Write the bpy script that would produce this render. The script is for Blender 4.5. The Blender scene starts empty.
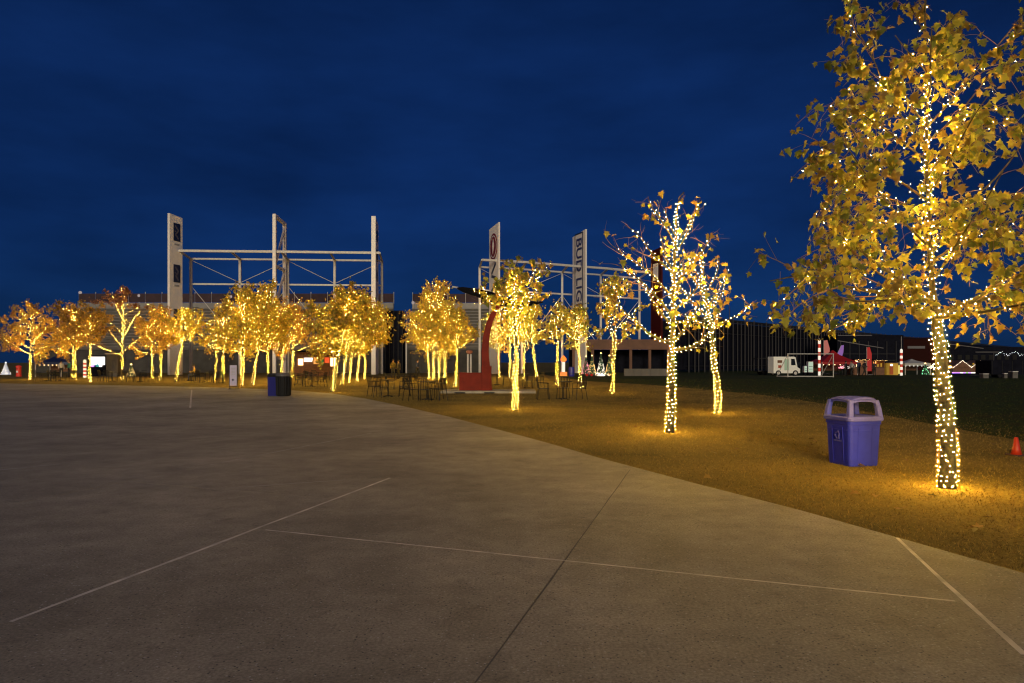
import bpy, bmesh, math, random
import numpy as np
from mathutils import Vector, Matrix
R = math.radians
rng = np.random.default_rng(7)
random.seed(7)
scn = bpy.context.scene
col = scn.collection

# ------------------------------------------------------------------ camera
F, HZ, CX, CAMH = 683.0, 362.0, 512.0, 1.5      # focal length and horizon in pixels, eye height in metres
cam = bpy.data.cameras.new('camera')
cam.lens = 24.0; cam.sensor_width = 36.0; cam.shift_y = (HZ - 341.5) / 1024.0
cam.clip_end = 3000.0
camo = bpy.data.objects.new('camera', cam); col.objects.link(camo)
camo.location = (0, 0, CAMH); camo.rotation_euler = (R(90), 0, 0)
scn.camera = camo

# ------------------------------------------------------------------ sky and light
SUN_AZ, SUN_EL = R(-1), R(11)
world = bpy.data.worlds.new('World'); scn.world = world; world.use_nodes = True
wn, wl = world.node_tree.nodes, world.node_tree.links
bg = wn['Background']
sky = wn.new('ShaderNodeTexSky'); sky.sky_type = 'NISHITA'; sky.sun_disc = False
sky.sun_elevation = SUN_EL; sky.sun_rotation = R(180) - SUN_AZ
sky.ozone_density = 6.0; sky.dust_density = 0.6
wb = wn.new('ShaderNodeMix'); wb.data_type = 'RGBA'; wb.blend_type = 'MULTIPLY'; wb.inputs[0].default_value = 1
wb.inputs[7].default_value = (0.12, 0.40, 0.95, 1)
tc = wn.new('ShaderNodeTexCoord')
mp = wn.new('ShaderNodeMapping'); mp.inputs['Scale'].default_value = (1.0, 1.0, 3.2)
nz = wn.new('ShaderNodeTexNoise'); nz.inputs['Scale'].default_value = 2.2; nz.inputs['Detail'].default_value = 5; nz.inputs['Roughness'].default_value = 0.55
rp = wn.new('ShaderNodeMapRange'); rp.inputs['From Min'].default_value = 0.3; rp.inputs['From Max'].default_value = 0.7
rp.inputs['To Min'].default_value = 0.60; rp.inputs['To Max'].default_value = 1.3
wc = wn.new('ShaderNodeMix'); wc.data_type = 'RGBA'; wc.blend_type = 'MULTIPLY'; wc.inputs[0].default_value = 1
wl.new(tc.outputs['Generated'], mp.inputs['Vector']); wl.new(mp.outputs['Vector'], nz.inputs['Vector'])
wl.new(nz.outputs['Fac'], rp.inputs['Value'])
wl.new(sky.outputs['Color'], wb.inputs[6]); wl.new(rp.outputs['Result'], wc.inputs[7])
wf = wn.new('ShaderNodeMix'); wf.data_type = 'RGBA'; wf.inputs[0].default_value = .7; wf.inputs[7].default_value = (.14, .66, 2.9, 1)   # even cloud deck
wl.new(wb.outputs[2], wf.inputs[6]); wl.new(wf.outputs[2], wc.inputs[6])
wl.new(wc.outputs[2], bg.inputs['Color'])
bg.inputs['Strength'].default_value = 0.030
flood_standin = bpy.data.lights.new('flood_standin', 'SUN'); flood_standin.energy = 1.6; flood_standin.angle = R(12); flood_standin.color = (1.0, 0.86, 0.60)  # low warm lamp added behind the camera, standing in for unseen floodlights
flood_obj = bpy.data.objects.new('flood_standin', flood_standin); col.objects.link(flood_obj)
flood_obj.rotation_euler = (R(90) - SUN_EL, 0, SUN_AZ)
BULB = 2200.0
BULB_COL = (1.0, 0.58, 0.075)
scn.view_settings.view_transform = 'Standard'; scn.view_settings.look = 'None'
scn.view_settings.exposure = 0.0; scn.view_settings.gamma = 1.0
try: scn.view_settings.use_curve_mapping = False
except Exception: pass
scn.cycles.use_denoising = True; scn.cycles.pixel_filter_type = 'BLACKMAN_HARRIS'; scn.cycles.filter_width = 1.2
scn.cycles.sample_clamp_indirect = 4.0; scn.cycles.sample_clamp_direct = 300.0
scn.cycles.max_bounces = 6; scn.cycles.diffuse_bounces = 3

# ------------------------------------------------------------------ helpers
def gd(py): return F * CAMH / (py - HZ)                       # ground distance of a pixel row
def G(px, py):                                                # ground point under a pixel
    d = gd(py); return Vector(((px - CX) / F * d, d, 0.0))
def at(px, py, d):                                            # point at a known distance d
    return Vector(((px - CX) / F * d, d, CAMH + (HZ - py) / F * d))

def tag(o, label=None, cat=None, group=None, kind=None):
    if label: o['label'] = label
    if cat: o['category'] = cat
    if group: o['group'] = group
    if kind: o['kind'] = kind
    return o
def empty(name, loc=(0, 0, 0), rz=0.0):
    o = bpy.data.objects.new(name, None); col.objects.link(o)
    o.empty_display_size = 0.2; o.location = loc; o.rotation_euler = (0, 0, rz); return o
def thing(name, label, cat, loc=(0, 0, 0), rz=0.0, group=None):
    return tag(empty(name, loc, rz), label, cat, group)
def children(o, _m={}):
    return [c for c in col.objects if c.parent == o]
def copy_tree(o, parent=None, kids=None):
    c = o.copy(); col.objects.link(c); c.parent = parent
    for ch in (kids if kids is not None else children(o)): copy_tree(ch, c)
    return c

class MB:
    def __init__(s): s.V = []; s.Fc = []
    def add(s, vs, fs):
        n = len(s.V); s.V.extend(tuple(v) for v in vs); s.Fc.extend(tuple(i + n for i in f) for f in fs); return s
    def box(s, c, size, rz=0.0, M=None):
        hx, hy, hz = size[0] / 2, size[1] / 2, size[2] / 2
        vs = [Vector((x * hx, y * hy, z * hz)) for z in (-1, 1) for y in (-1, 1) for x in (-1, 1)]
        m = M if M is not None else Matrix.Rotation(rz, 3, 'Z')
        vs = [m @ v + Vector(c) for v in vs]
        return s.add(vs, [(0, 2, 3, 1), (4, 5, 7, 6), (0, 1, 5, 4), (2, 6, 7, 3), (0, 4, 6, 2), (1, 3, 7, 5)])
    def beam(s, a, b, w, h=None):
        a, b = Vector(a), Vector(b); h = h or w; t = (b - a); L = t.length; t.normalize()
        up = Vector((0, 0, 1)) if abs(t.z) < .95 else Vector((0, 1, 0))
        sd = t.cross(up).normalized(); up = sd.cross(t)
        M = Matrix((sd, t, up)).transposed()
        return s.box((a + b) / 2, (w, L, h), M=M)
    def tube(s, pts, rad, k=6, cap=True):
        pts = [Vector(p) for p in pts]; n = len(pts)
        if not hasattr(rad, '__len__'): rad = [rad] * n
        t0 = (pts[1] - pts[0]).normalized()
        u = t0.orthogonal().normalized(); vs = []; prev = t0
        for i, p in enumerate(pts):
            t = (pts[min(i + 1, n - 1)] - pts[max(i - 1, 0)])
            t = t.normalized() if t.length > 1e-9 else prev
            u = (u - t * u.dot(t)); u = u.normalized() if u.length > 1e-6 else t.orthogonal().normalized()
            w = t.cross(u); prev = t
            for j in range(k):
                a = 2 * math.pi * j / k; vs.append(p + (u * math.cos(a) + w * math.sin(a)) * rad[i])
        fs = [(i * k + j, i * k + (j + 1) % k, (i + 1) * k + (j + 1) % k, (i + 1) * k + j) for i in range(n - 1) for j in range(k)]
        if cap: fs += [tuple(reversed(range(k))), tuple(range((n - 1) * k, n * k))]
        return s.add(vs, fs)
    def prism(s, poly, z0, z1):
        n = len(poly)
        vs = [(p[0], p[1], z0) for p in poly] + [(p[0], p[1], z1) for p in poly]
        return s.add(vs, [tuple(reversed(range(n))), tuple(range(n, 2 * n))] + [(i, (i + 1) % n, n + (i + 1) % n, n + i) for i in range(n)])
    def extrude(s, poly3, off):
        n = len(poly3); off = Vector(off)
        vs = [Vector(p) for p in poly3] + [Vector(p) + off for p in poly3]
        return s.add(vs, [tuple(reversed(range(n))), tuple(range(n, 2 * n))] + [(i, (i + 1) % n, n + (i + 1) % n, n + i) for i in range(n)])
    def lathe(s, prof, c=(0, 0, 0), k=12):
        vs = [(c[0] + r * math.cos(2 * math.pi * j / k), c[1] + r * math.sin(2 * math.pi * j / k), c[2] + z) for r, z in prof for j in range(k)]
        n = len(prof)
        fs = [(i * k + j, i * k + (j + 1) % k, (i + 1) * k + (j + 1) % k, (i + 1) * k + j) for i in range(n - 1) for j in range(k)]
        return s.add(vs, fs + [tuple(reversed(range(k))), tuple(range((n - 1) * k, n * k))])
    def loft(s, rings):
        k = len(rings[0]); n = len(rings); vs = [p for r in rings for p in r]
        fs = [(i * k + j, i * k + (j + 1) % k, (i + 1) * k + (j + 1) % k, (i + 1) * k + j) for i in range(n - 1) for j in range(k)]
        return s.add(vs, fs + [tuple(reversed(range(k))), tuple(range((n - 1) * k, n * k))])
    def build(s, name, mat, parent=None, smooth=False, bevel=0.0):
        me = bpy.data.meshes.new(name); me.from_pydata([tuple(v) for v in s.V], [], s.Fc)
        bm = bmesh.new(); bm.from_mesh(me); bmesh.ops.recalc_face_normals(bm, faces=bm.faces)
        if bevel: bmesh.ops.bevel(bm, geom=bm.edges, offset=bevel, segments=2, affect='EDGES', profile=.6)
        bm.to_mesh(me); bm.free()
        if smooth: me.polygons.foreach_set('use_smooth', [True] * len(me.polygons))
        me.materials.append(mat)
        o = bpy.data.objects.new(name, me); col.objects.link(o); o.parent = parent
        return o
def np_mesh(name, V, Fa, mat, parent=None, colr=None, smooth=False):
    """V (n,3) float, Fa (m,3) int triangles"""
    me = bpy.data.meshes.new(name)
    me.vertices.add(len(V)); me.vertices.foreach_set('co', np.ascontiguousarray(V, np.float32).ravel())
    m = len(Fa); me.loops.add(m * 3); me.loops.foreach_set('vertex_index', np.ascontiguousarray(Fa, np.int32).ravel())
    me.polygons.add(m); me.polygons.foreach_set('loop_start', np.arange(0, m * 3, 3, dtype=np.int32))
    if colr is not None:
        ca = me.color_attributes.new('col', 'FLOAT_COLOR', 'POINT')
        ca.data.foreach_set('color', np.ascontiguousarray(np.c_[colr, np.ones(len(colr))], np.float32).ravel())
    me.update(calc_edges=True)
    if smooth: me.polygons.foreach_set('use_smooth', [True] * m)
    me.materials.append(mat)
    o = bpy.data.objects.new(name, me); col.objects.link(o); o.parent = parent
    return o

# ------------------------------------------------------------------ materials
MATS = {}
def mat(name, c, rough=.6, metal=0.0, var=0.0, scale=20.0, bump=0.0, emit=None, es=0.0, attr=False, transl=0.0, spec=.5):
    if name in MATS: return MATS[name]
    m = bpy.data.materials.new(name); m.use_nodes = True; N, L = m.node_tree.nodes, m.node_tree.links
    b = N['Principled BSDF']; b.inputs['Base Color'].default_value = (*c, 1); b.inputs['Roughness'].default_value = rough
    b.inputs['Metallic'].default_value = metal; b.inputs['Specular IOR Level'].default_value = spec
    if emit: b.inputs['Emission Color'].default_value = (*emit, 1); b.inputs['Emission Strength'].default_value = es
    src = None
    if attr:
        a = N.new('ShaderNodeAttribute'); a.attribute_name = 'col'; src = a.outputs['Color']; L.new(src, b.inputs['Base Color'])
    if var or bump:
        t = N.new('ShaderNodeTexCoord'); n = N.new('ShaderNodeTexNoise'); n.inputs['Scale'].default_value = scale; n.inputs['Detail'].default_value = 6
        L.new(t.outputs['Object'], n.inputs['Vector'])
        if var:
            r = N.new('ShaderNodeMapRange'); r.inputs['From Min'].default_value = .3; r.inputs['From Max'].default_value = .7
            r.inputs['To Min'].default_value = 1 - var; r.inputs['To Max'].default_value = 1 + var
            L.new(n.outputs['Fac'], r.inputs['Value'])
            x = N.new('ShaderNodeMix'); x.data_type = 'RGBA'; x.blend_type = 'MULTIPLY'; x.inputs[0].default_value = 1
            if src: L.new(src, x.inputs[6])
            else: x.inputs[6].default_value = (*c, 1)
            L.new(r.outputs['Result'], x.inputs[7]); L.new(x.outputs[2], b.inputs['Base Color'])
        if bump:
            bp = N.new('ShaderNodeBump'); bp.inputs['Strength'].default_value = bump; bp.inputs['Distance'].default_value = .02
            L.new(n.outputs['Fac'], bp.inputs['Height']); L.new(bp.outputs['Normal'], b.inputs['Normal'])
    if transl:
        tr = N.new('ShaderNodeBsdfTranslucent'); ms = N.new('ShaderNodeMixShader'); ms.inputs[0].default_value = transl
        if src: L.new(src, tr.inputs['Color'])
        else: tr.inputs['Color'].default_value = (*c, 1)
        L.new(b.outputs[0], ms.inputs[1]); L.new(tr.outputs[0], ms.inputs[2]); L.new(ms.outputs[0], N['Material Output'].inputs['Surface'])
    MATS[name] = m; return m
def glow(name, c, s):
    if name in MATS: return MATS[name]
    m = bpy.data.materials.new(name); m.use_nodes = True; N, L = m.node_tree.nodes, m.node_tree.links
    N.remove(N['Principled BSDF']); e = N.new('ShaderNodeEmission'); e.inputs[0].default_value = (*c, 1); e.inputs[1].default_value = s
    L.new(e.outputs[0], N['Material Output'].inputs['Surface']); MATS[name] = m; return m

M_bulb = mat('bulb_glow', (.9, .85, .7), .5, emit=BULB_COL, es=BULB)
M_wire = mat('wire_green', (.03, .05, .02), .5)
M_bark = mat('bark', (.055, .045, .020), .9, var=.45, scale=14, bump=.6)
M_twig = mat('twig', (.16, .10, .06), .9)
M_leaf = mat('leaf', (.3, .25, .05), .55, attr=True, transl=.38)
M_blackmetal = mat('black_metal', (.012, .011, .010), .5, spec=.2, var=.2, scale=30)
M_white = mat('white_paint', (.84, .79, .77), .5, var=.05, scale=3)
M_steel = mat('galvanised_steel', (.56, .53, .51), .5, var=.12, scale=4)
M_navy = mat('navy_panel', (.012, .018, .06), .4, var=.1)
M_dark = mat('dark_cladding', (.009, .0095, .016), .8, spec=.03, var=.25, scale=2)

def concrete():
    m = bpy.data.materials.new('concrete_paving'); m.use_nodes = True; N, L = m.node_tree.nodes, m.node_tree.links
    b = N['Principled BSDF']; b.inputs['Roughness'].default_value = .75
    tc = N.new('ShaderNodeTexCoord')
    def noise(sc, det, rg=.6):
        n = N.new('ShaderNodeTexNoise'); n.inputs['Scale'].default_value = sc; n.inputs['Detail'].default_value = det; n.inputs['Roughness'].default_value = rg
        L.new(tc.outputs['Object'], n.inputs['Vector']); return n
    big, mid, fine = noise(.35, 6, .65), noise(2.6, 8, .7), noise(55, 4, .7)
    r = N.new('ShaderNodeValToRGB'); e = r.color_ramp.elements
    e[0].position = .30; e[0].color = (.22, .19, .14, 1); e[1].position = .70; e[1].color = (.48, .42, .315, 1)
    L.new(big.outputs['Fac'], r.inputs['Fac'])
    def mul(a, fac, lo, hi, f0=.3, f1=.7):
        g = N.new('ShaderNodeMapRange'); g.inputs['From Min'].default_value = f0; g.inputs['From Max'].default_value = f1
        g.inputs['To Min'].default_value = lo; g.inputs['To Max'].default_value = hi; L.new(fac, g.inputs['Value'])
        x = N.new('ShaderNodeMix'); x.data_type = 'RGBA'; x.blend_type = 'MULTIPLY'; x.inputs[0].default_value = 1
        L.new(a, x.inputs[6]); L.new(g.outputs['Result'], x.inputs[7]); return x.outputs[2]
    c = mul(r.outputs['Color'], mid.outputs['Fac'], .78, 1.2)
    c = mul(c, fine.outputs['Fac'], .58, 1.36)
    c = mul(c, noise(.9, 4, .6).outputs['Fac'], 1.03, .86, .52, .72)
    c = mul(c, noise(6.5, 3, .6).outputs['Fac'], 1.0, .82, .60, .70)
    vo = N.new('ShaderNodeTexVoronoi'); vo.inputs['Scale'].default_value = 52; L.new(tc.outputs['Object'], vo.inputs['Vector'])
    gate = noise(9, 2)
    # pits: only some cells are dark
    cmp_ = N.new('ShaderNodeMath'); cmp_.operation = 'GREATER_THAN'; cmp_.inputs[1].default_value = .88
    sep = N.new('ShaderNodeSeparateColor'); L.new(vo.outputs['Color'], sep.inputs[0]); L.new(sep.outputs[0], cmp_.inputs[0])
    near = N.new('ShaderNodeMath'); near.operation = 'LESS_THAN'; near.inputs[1].default_value = .30; L.new(vo.outputs['Distance'], near.inputs[0])
    pit = N.new('ShaderNodeMath'); pit.operation = 'MULTIPLY'; L.new(cmp_.outputs[0], pit.inputs[0]); L.new(near.outputs[0], pit.inputs[1])
    x = N.new('ShaderNodeMix'); x.data_type = 'RGBA'; L.new(pit.outputs[0], x.inputs[0]); L.new(c, x.inputs[6]); x.inputs[7].default_value = (.10, .09, .08, 1)
    # some pale aggregate grains
    g2 = N.new('ShaderNodeMath'); g2.operation = 'LESS_THAN'; g2.inputs[1].default_value = .07; L.new(sep.outputs[0], g2.inputs[0])
    p2 = N.new('ShaderNodeMath'); p2.operation = 'MULTIPLY'; L.new(g2.outputs[0], p2.inputs[0]); L.new(near.outputs[0], p2.inputs[1])
    x2 = N.new('ShaderNodeMix'); x2.data_type = 'RGBA'; L.new(p2.outputs[0], x2.inputs[0]); L.new(x.outputs[2], x2.inputs[6]); x2.inputs[7].default_value = (.52, .49, .44, 1)
    L.new(x2.outputs[2], b.inputs['Base Color'])
    bp = N.new('ShaderNodeBump'); bp.inputs['Strength'].default_value = .35; bp.inputs['Distance'].default_value = .006
    L.new(fine.outputs['Fac'], bp.inputs['Height']); L.new(bp.outputs['Normal'], b.inputs['Normal'])
    return m
M_conc = concrete()
def soil(name, c0, c1, c2, sc):
    m = bpy.data.materials.new(name); m.use_nodes = True; N, L = m.node_tree.nodes, m.node_tree.links
    b = N['Principled BSDF']; b.inputs['Roughness'].default_value = .95; b.inputs['Specular IOR Level'].default_value = .1
    tc = N.new('ShaderNodeTexCoord')
    n1 = N.new('ShaderNodeTexNoise'); n1.inputs['Scale'].default_value = sc; n1.inputs['Detail'].default_value = 8; n1.inputs['Roughness'].default_value = .8
    n2 = N.new('ShaderNodeTexNoise'); n2.inputs['Scale'].default_value = .5; n2.inputs['Detail'].default_value = 5
    L.new(tc.outputs['Object'], n1.inputs['Vector']); L.new(tc.outputs['Object'], n2.inputs['Vector'])
    r = N.new('ShaderNodeValToRGB'); e = r.color_ramp.elements; e[0].position = .32; e[0].color = (*c0, 1); e[1].position = .70; e[1].color = (*c1, 1)
    L.new(n1.outputs['Fac'], r.inputs['Fac'])
    mr = N.new('ShaderNodeMapRange'); mr.inputs['From Min'].default_value = .42; mr.inputs['From Max'].default_value = .68; L.new(n2.outputs['Fac'], mr.inputs['Value'])
    mr.inputs['To Max'].default_value = .7
    x = N.new('ShaderNodeMix'); x.data_type = 'RGBA'; L.new(mr.outputs['Result'], x.inputs[0]); L.new(r.outputs['Color'], x.inputs[6]); x.inputs[7].default_value = (*c2, 1)
    L.new(x.outputs[2], b.inputs['Base Color'])
    bp = N.new('ShaderNodeBump'); bp.inputs['Strength'].default_value = .7; bp.inputs['Distance'].default_value = .02
    L.new(n1.outputs['Fac'], bp.inputs['Height']); L.new(bp.outputs['Normal'], b.inputs['Normal'])
    return m
M_soil = soil('dormant_turf', (.13, .092, .022), (.40, .285, .07), (.11, .085, .022), 26)
M_lawn = soil('lawn', (.022, .036, .006), (.060, .078, .014), (.065, .044, .010), 14)
M_blade = mat('grass_blade', (.3, .24, .1), .8, spec=.1, attr=True, transl=.2)

# ------------------------------------------------------------------ ground, lawn, pavement
def sheet(name, poly, z, m):
    mb = MB(); mb.add([(x, y, z) for x, y in poly], [tuple(range(len(poly)))])
    return tag(mb.build(name, m), kind='structure')
sheet('ground', [(-900, -400), (900, -400), (900, 1600), (-900, 1600)], -.012, M_soil)
lawn_px = [(1100, 451), (1024, 441), (950, 427), (880, 414), (815, 402), (760, 394.5), (690, 388), (640, 384), (590, 381.2), (572, 379)]
lp = [G(*p) for p in lawn_px]
lawn = [(p.x, p.y) for p in lp] + [(3, 95), (30, 140), (300, 420), (420, 300), (60, 6), (20, 8)]
sheet('lawn', lawn, -.008, M_lawn)

edge_px = [(1024, 573), (900, 538), (800, 510), (700, 484.5), (600, 458), (550, 443.5), (500, 430), (450, 417), (400, 405.5), (365, 398.5), (330, 393.2), (290, 390.2), (240, 388.2), (200, 387), (100, 385), (0, 383.4)]
ep = [G(*p) for p in edge_px]
PAVE = [(5.2, -26), (5.2, -8), (4.9, -2), (4.4, 1.6)] + [(p.x, p.y) for p in ep] + [(-60, 46), (-95, 30), (-95, -26)]
def split(poly, a, b):
    """cut polygon by the line a-b, returns (left, right)"""
    ax, ay = a; dx, dy = b[0] - a[0], b[1] - a[1]
    def sd(p): return dx * (p[1] - ay) - dy * (p[0] - ax)
    Lp, Rp = [], []
    for i, p in enumerate(poly):
        q = poly[(i + 1) % len(poly)]; sp, sq = sd(p), sd(q)
        (Lp if sp >= 0 else Rp).append(p)
        if sp * sq < 0:
            t = sp / (sp - sq); m = (p[0] + (q[0] - p[0]) * t, p[1] + (q[1] - p[1]) * t); Lp.append(m); Rp.append(m)
    return Lp, Rp
def g2(px, py): v = G(px, py); return (v.x, v.y)
LA = (g2(10, 622), g2(390, 478)); LB = (g2(265, 530), g2(955, 601)); LC = (g2(475, 683), g2(630, 470)); LD = (g2(897, 538), g2(1024, 655))
LE = (g2(210, 465), g2(372, 433)); LG = (g2(190, 408), g2(191.5, 390)); LH = (g2(0, 471), g2(215, 489))
farP, nearP = split(PAVE, *LA)
n1, n2 = split(nearP, *LD)
leftD, rightD = (n1, n2) if min(p[0] for p in n1) < min(p[0] for p in n2) else (n2, n1)
b1, b2 = split(leftD, *LB)
slabs = [rightD] + [s for q in (b1, b2) for s in split(q, *LC)]
e1, e2 = split(farP, *LE)
slabs += [e1] + [s for q in (e2,) for s in split(q, *LH)]
pavement = tag(empty('pavement'), kind='structure')
def inset(poly, w):
    n = len(poly); out = []
    A = sum(poly[i][0] * poly[(i + 1) % n][1] - poly[(i + 1) % n][0] * poly[i][1] for i in range(n))
    s = 1 if A > 0 else -1
    for i in range(n):
        p0, p1, p2 = Vector(poly[i - 1]), Vector(poly[i]), Vector(poly[(i + 1) % n])
        d1, d2 = (p1 - p0).normalized(), (p2 - p1).normalized()
        n1_, n2_ = Vector((-d1.y, d1.x)) * s, Vector((-d2.y, d2.x)) * s
        b = n1_ + n2_; b = b / max(b.dot(b) / 2, .35)
        out.append((p1 + b * w)[:])
    return out
def clean(poly):
    out = []
    for p in poly:
        if not out or (Vector(p) - Vector(out[-1])).length > .02: out.append(p)
    if (Vector(out[0]) - Vector(out[-1])).length < .02: out.pop()
    return out
for s_ in slabs:
    s_ = clean(s_)
    if len(s_) < 3: continue
    MB().prism(inset(s_, .003), -.10, 0.0).build('slab', M_conc, pavement)
M_seal = mat('joint_sealant', (.72, .66, .56), .8, var=.3, scale=5)
M_seal2 = mat('joint_dark', (.13, .12, .11), .9)
M_seal3 = mat('joint_worn', (.50, .46, .40), .85, var=.4, scale=3)
def joint(a, b, w, m, z):
    a, b = Vector(a), Vector(b); d = b - a; n = max(2, int(d.length / .22)); d.normalize(); nn = Vector((-d.y, d.x)); mb = MB()
    L_, R_ = [], []
    wob = 0
    for i in range(n + 1):
        p = a.lerp(b, i / n); wob = wob * .8 + random.uniform(-.003, .003); ww = w * random.uniform(.75, 1.2)
        L_.append((*(p + nn * (wob + ww)), z)); R_.append((*(p + nn * (wob - ww)), z))
    mb.add(L_ + R_, [(i, i + 1, n + 2 + i, n + 1 + i) for i in range(n)])
    mb.build('joint_filler', m, pavement)
joint(*LA, .018, M_seal, .0015); joint(*LB, .011, M_seal, .0012); joint(*LD, .016, M_seal, .0015)
joint(*LC, .0045, M_seal2, .001); joint(*LE, .013, M_seal3, .001); joint(*LG, .03, M_seal, .0015)
joint(g2(0, 470), g2(60, 464), .014, M_seal3, .001); joint(g2(230, 488), g2(345, 480), .010, M_seal3, .001)

# dormant turf blades (uncountable)
def pt_in(poly, X, Y):
    ins = np.zeros(len(X), bool); n = len(poly)
    for i in range(n):
        x0, y0 = poly[i]; x1, y1 = poly[(i + 1) % n]
        c = ((y0 > Y) != (y1 > Y)) & (X < (x1 - x0) * (Y - y0) / (y1 - y0 + 1e-12) + x0); ins ^= c
    return ins
def blades(N, d0, d1, cols, keep, label, h0, h1, w):
    d = d0 * (d1 / d0) ** rng.random(N); a = rng.uniform(-.72, .86, N); X = a * d; Y = d
    k = keep(X, Y); X, Y, d = X[k], Y[k], d[k]; n = len(X)
    h = rng.uniform(h0, h1, n) * (1 + d / 40); ww = w * (1 + d / 14)
    th = rng.uniform(0, 2 * np.pi, n); lean = rng.uniform(.2, 1.5, n); la = rng.uniform(0, 2 * np.pi, n)
    b = np.c_[X, Y, np.full(n, -.013)]
    s = np.c_[np.cos(th), np.sin(th), np.zeros(n)] * (ww / 2)[:, None]
    tip = b + np.c_[np.cos(la) * lean * h, np.sin(la) * lean * h, h]
    V = np.stack([b - s, b + s, tip], 1).reshape(-1, 3); Fa = np.arange(3 * n).reshape(-1, 3)
    c0, c1 = np.array(cols[0]), np.array(cols[1]); t = rng.random((n, 1)); C = np.repeat(c0 + (c1 - c0) * t, 3, 0)
    o = np_mesh('turf_grass', V, Fa, M_blade, colr=C); tag(o, label, 'grass', kind='stuff')
blades(170000, 4.2, 45, ((.13, .085, .02), (.46, .32, .085)), lambda X, Y: ~pt_in(PAVE, X + rng.normal(0, .018, len(X)), Y + rng.normal(0, .018, len(X))) & ~pt_in(lawn, X - rng.exponential(1.0, len(X)), Y - rng.exponential(1.6, len(X))), 'short tan dormant grass growing around the lit trees', .010, .028, .006)
blades(80000, 10, 60, ((.025, .04, .006), (.085, .095, .015)), lambda X, Y: pt_in(lawn, X, Y), 'short dark green grass of the wide open lawn', .012, .03, .008)

# ------------------------------------------------------------------ trees with string lights
LEAF_SIMPLE = (np.array([(0, 0, 0), (.36, .42, .10), (0, 1, -.12), (-.36, .42, .10)]), np.array([(0, 1, 2), (0, 2, 3)]))
_h = [(0.0, 0.0), (.20, -.06), (.46, .04), (.34, .22), (.62, .46), (.30, .52), (.24, .74), (0, 1.05)]
_o = _h + [(-x, y) for x, y in reversed(_h[1:-1])]
_lv = np.array([(0, .34, 0)] + [(x, y, .30 * abs(x) - .35 * max(0, y - .45) ** 2 + .05 * math.sin(9 * x + 5 * y)) for x, y in _o])
LEAF_LOBED = (_lv, np.array([(0, i, i % len(_o) + 1) for i in range(1, len(_o) + 1)]))
def leaf_rot(n, droop=.5):
    """random frames: y axis = leaf length (biased down), z = normal"""
    y = rng.normal(size=(n, 3)); y[:, 2] -= droop * 1.6; y /= np.linalg.norm(y, axis=1)[:, None]
    z = rng.normal(size=(n, 3)); z[:, 2] += .5; z -= y * (z * y).sum(1)[:, None]; z /= np.linalg.norm(z, axis=1)[:, None]
    x = np.cross(y, z); return np.stack([x, y, z], 2)          # columns
def leaf_mesh_arrays(P, sz, tmpl, cols, Rm=None):
    n = len(P); tv, tf = tmpl
    if Rm is None: Rm = leaf_rot(n)
    V = np.einsum('nij,kj->nki', Rm, tv) * sz[:, None, None] + P[:, None, :]
    Fa = (tf[None] + (np.arange(n) * len(tv))[:, None, None]).reshape(-1, 3)
    return V.reshape(-1, 3), Fa, np.repeat(cols, len(tv), 0)
def leaf_colors(n, pal):
    pal = np.array(pal); i = rng.integers(0, len(pal), n); return pal[i] * rng.uniform(.7, 1.25, (n, 1))
PAL_GOLD = [(.42, .32, .04), (.36, .30, .04), (.48, .32, .05), (.44, .25, .04), (.30, .27, .04)]
PAL_BROWN = [(.44, .26, .05), (.48, .30, .06), (.36, .19, .045), (.36, .26, .05), (.50, .27, .055)]
PAL_NEAR = [(.25, .24, .026), (.31, .28, .034), (.18, .195, .024), (.10, .125, .018), (.27, .20, .032), (.17, .12, .026)]
PAL_GREEN = [(.31, .28, .032), (.36, .31, .04), (.23, .23, .03), (.14, .16, .022), (.36, .25, .04), (.26, .16, .035)]

OCT = (np.array([(1, 0, 0), (0, 1, 0), (-1, 0, 0), (0, -1, 0), (0, 0, .5), (0, 0, -1.6)], float),
       np.array([(0, 1, 4), (1, 2, 4), (2, 3, 4), (3, 0, 4), (1, 0, 5), (2, 1, 5), (3, 2, 5), (0, 3, 5)]))
TET = (np.array([(1.15, 0, 0), (-.58, 1, 0), (-.58, -1, 0), (0, 0, .5)], float), np.array([(0, 1, 3), (1, 2, 3), (2, 0, 3), (0, 2, 1)]))
def socket(o, tm, n):
    """the inner half of every bulb is its dark socket"""
    o.data.materials.append(M_wire); k = len(tm[1]); mi = np.zeros((n, k), np.int32); mi[:, (4 if k == 8 else 3):] = 1
    o.data.polygons.foreach_set('material_index', mi.ravel()); o.data.update(); return o
def bulbs_arrays(P, D, r, tm):
    n = len(P); D = D / np.linalg.norm(D, axis=1)[:, None]
    a = np.where(np.abs(D[:, 2:3]) < .9, np.array([[0, 0, 1.]]), np.array([[1., 0, 0]])); x = np.cross(a, D); x /= np.linalg.norm(x, axis=1)[:, None]; y = np.cross(D, x)
    Rm = np.stack([x, y, D], 2); rr = r * rng.uniform(.85, 1.15, n)
    V = np.einsum('nij,kj->nki', Rm, tm[0]) * rr[:, None, None] + P[:, None, :]
    Fa = (tm[1][None] + (np.arange(n) * len(tm[0]))[:, None, None]).reshape(-1, 3)
    return V.reshape(-1, 3), Fa

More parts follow.
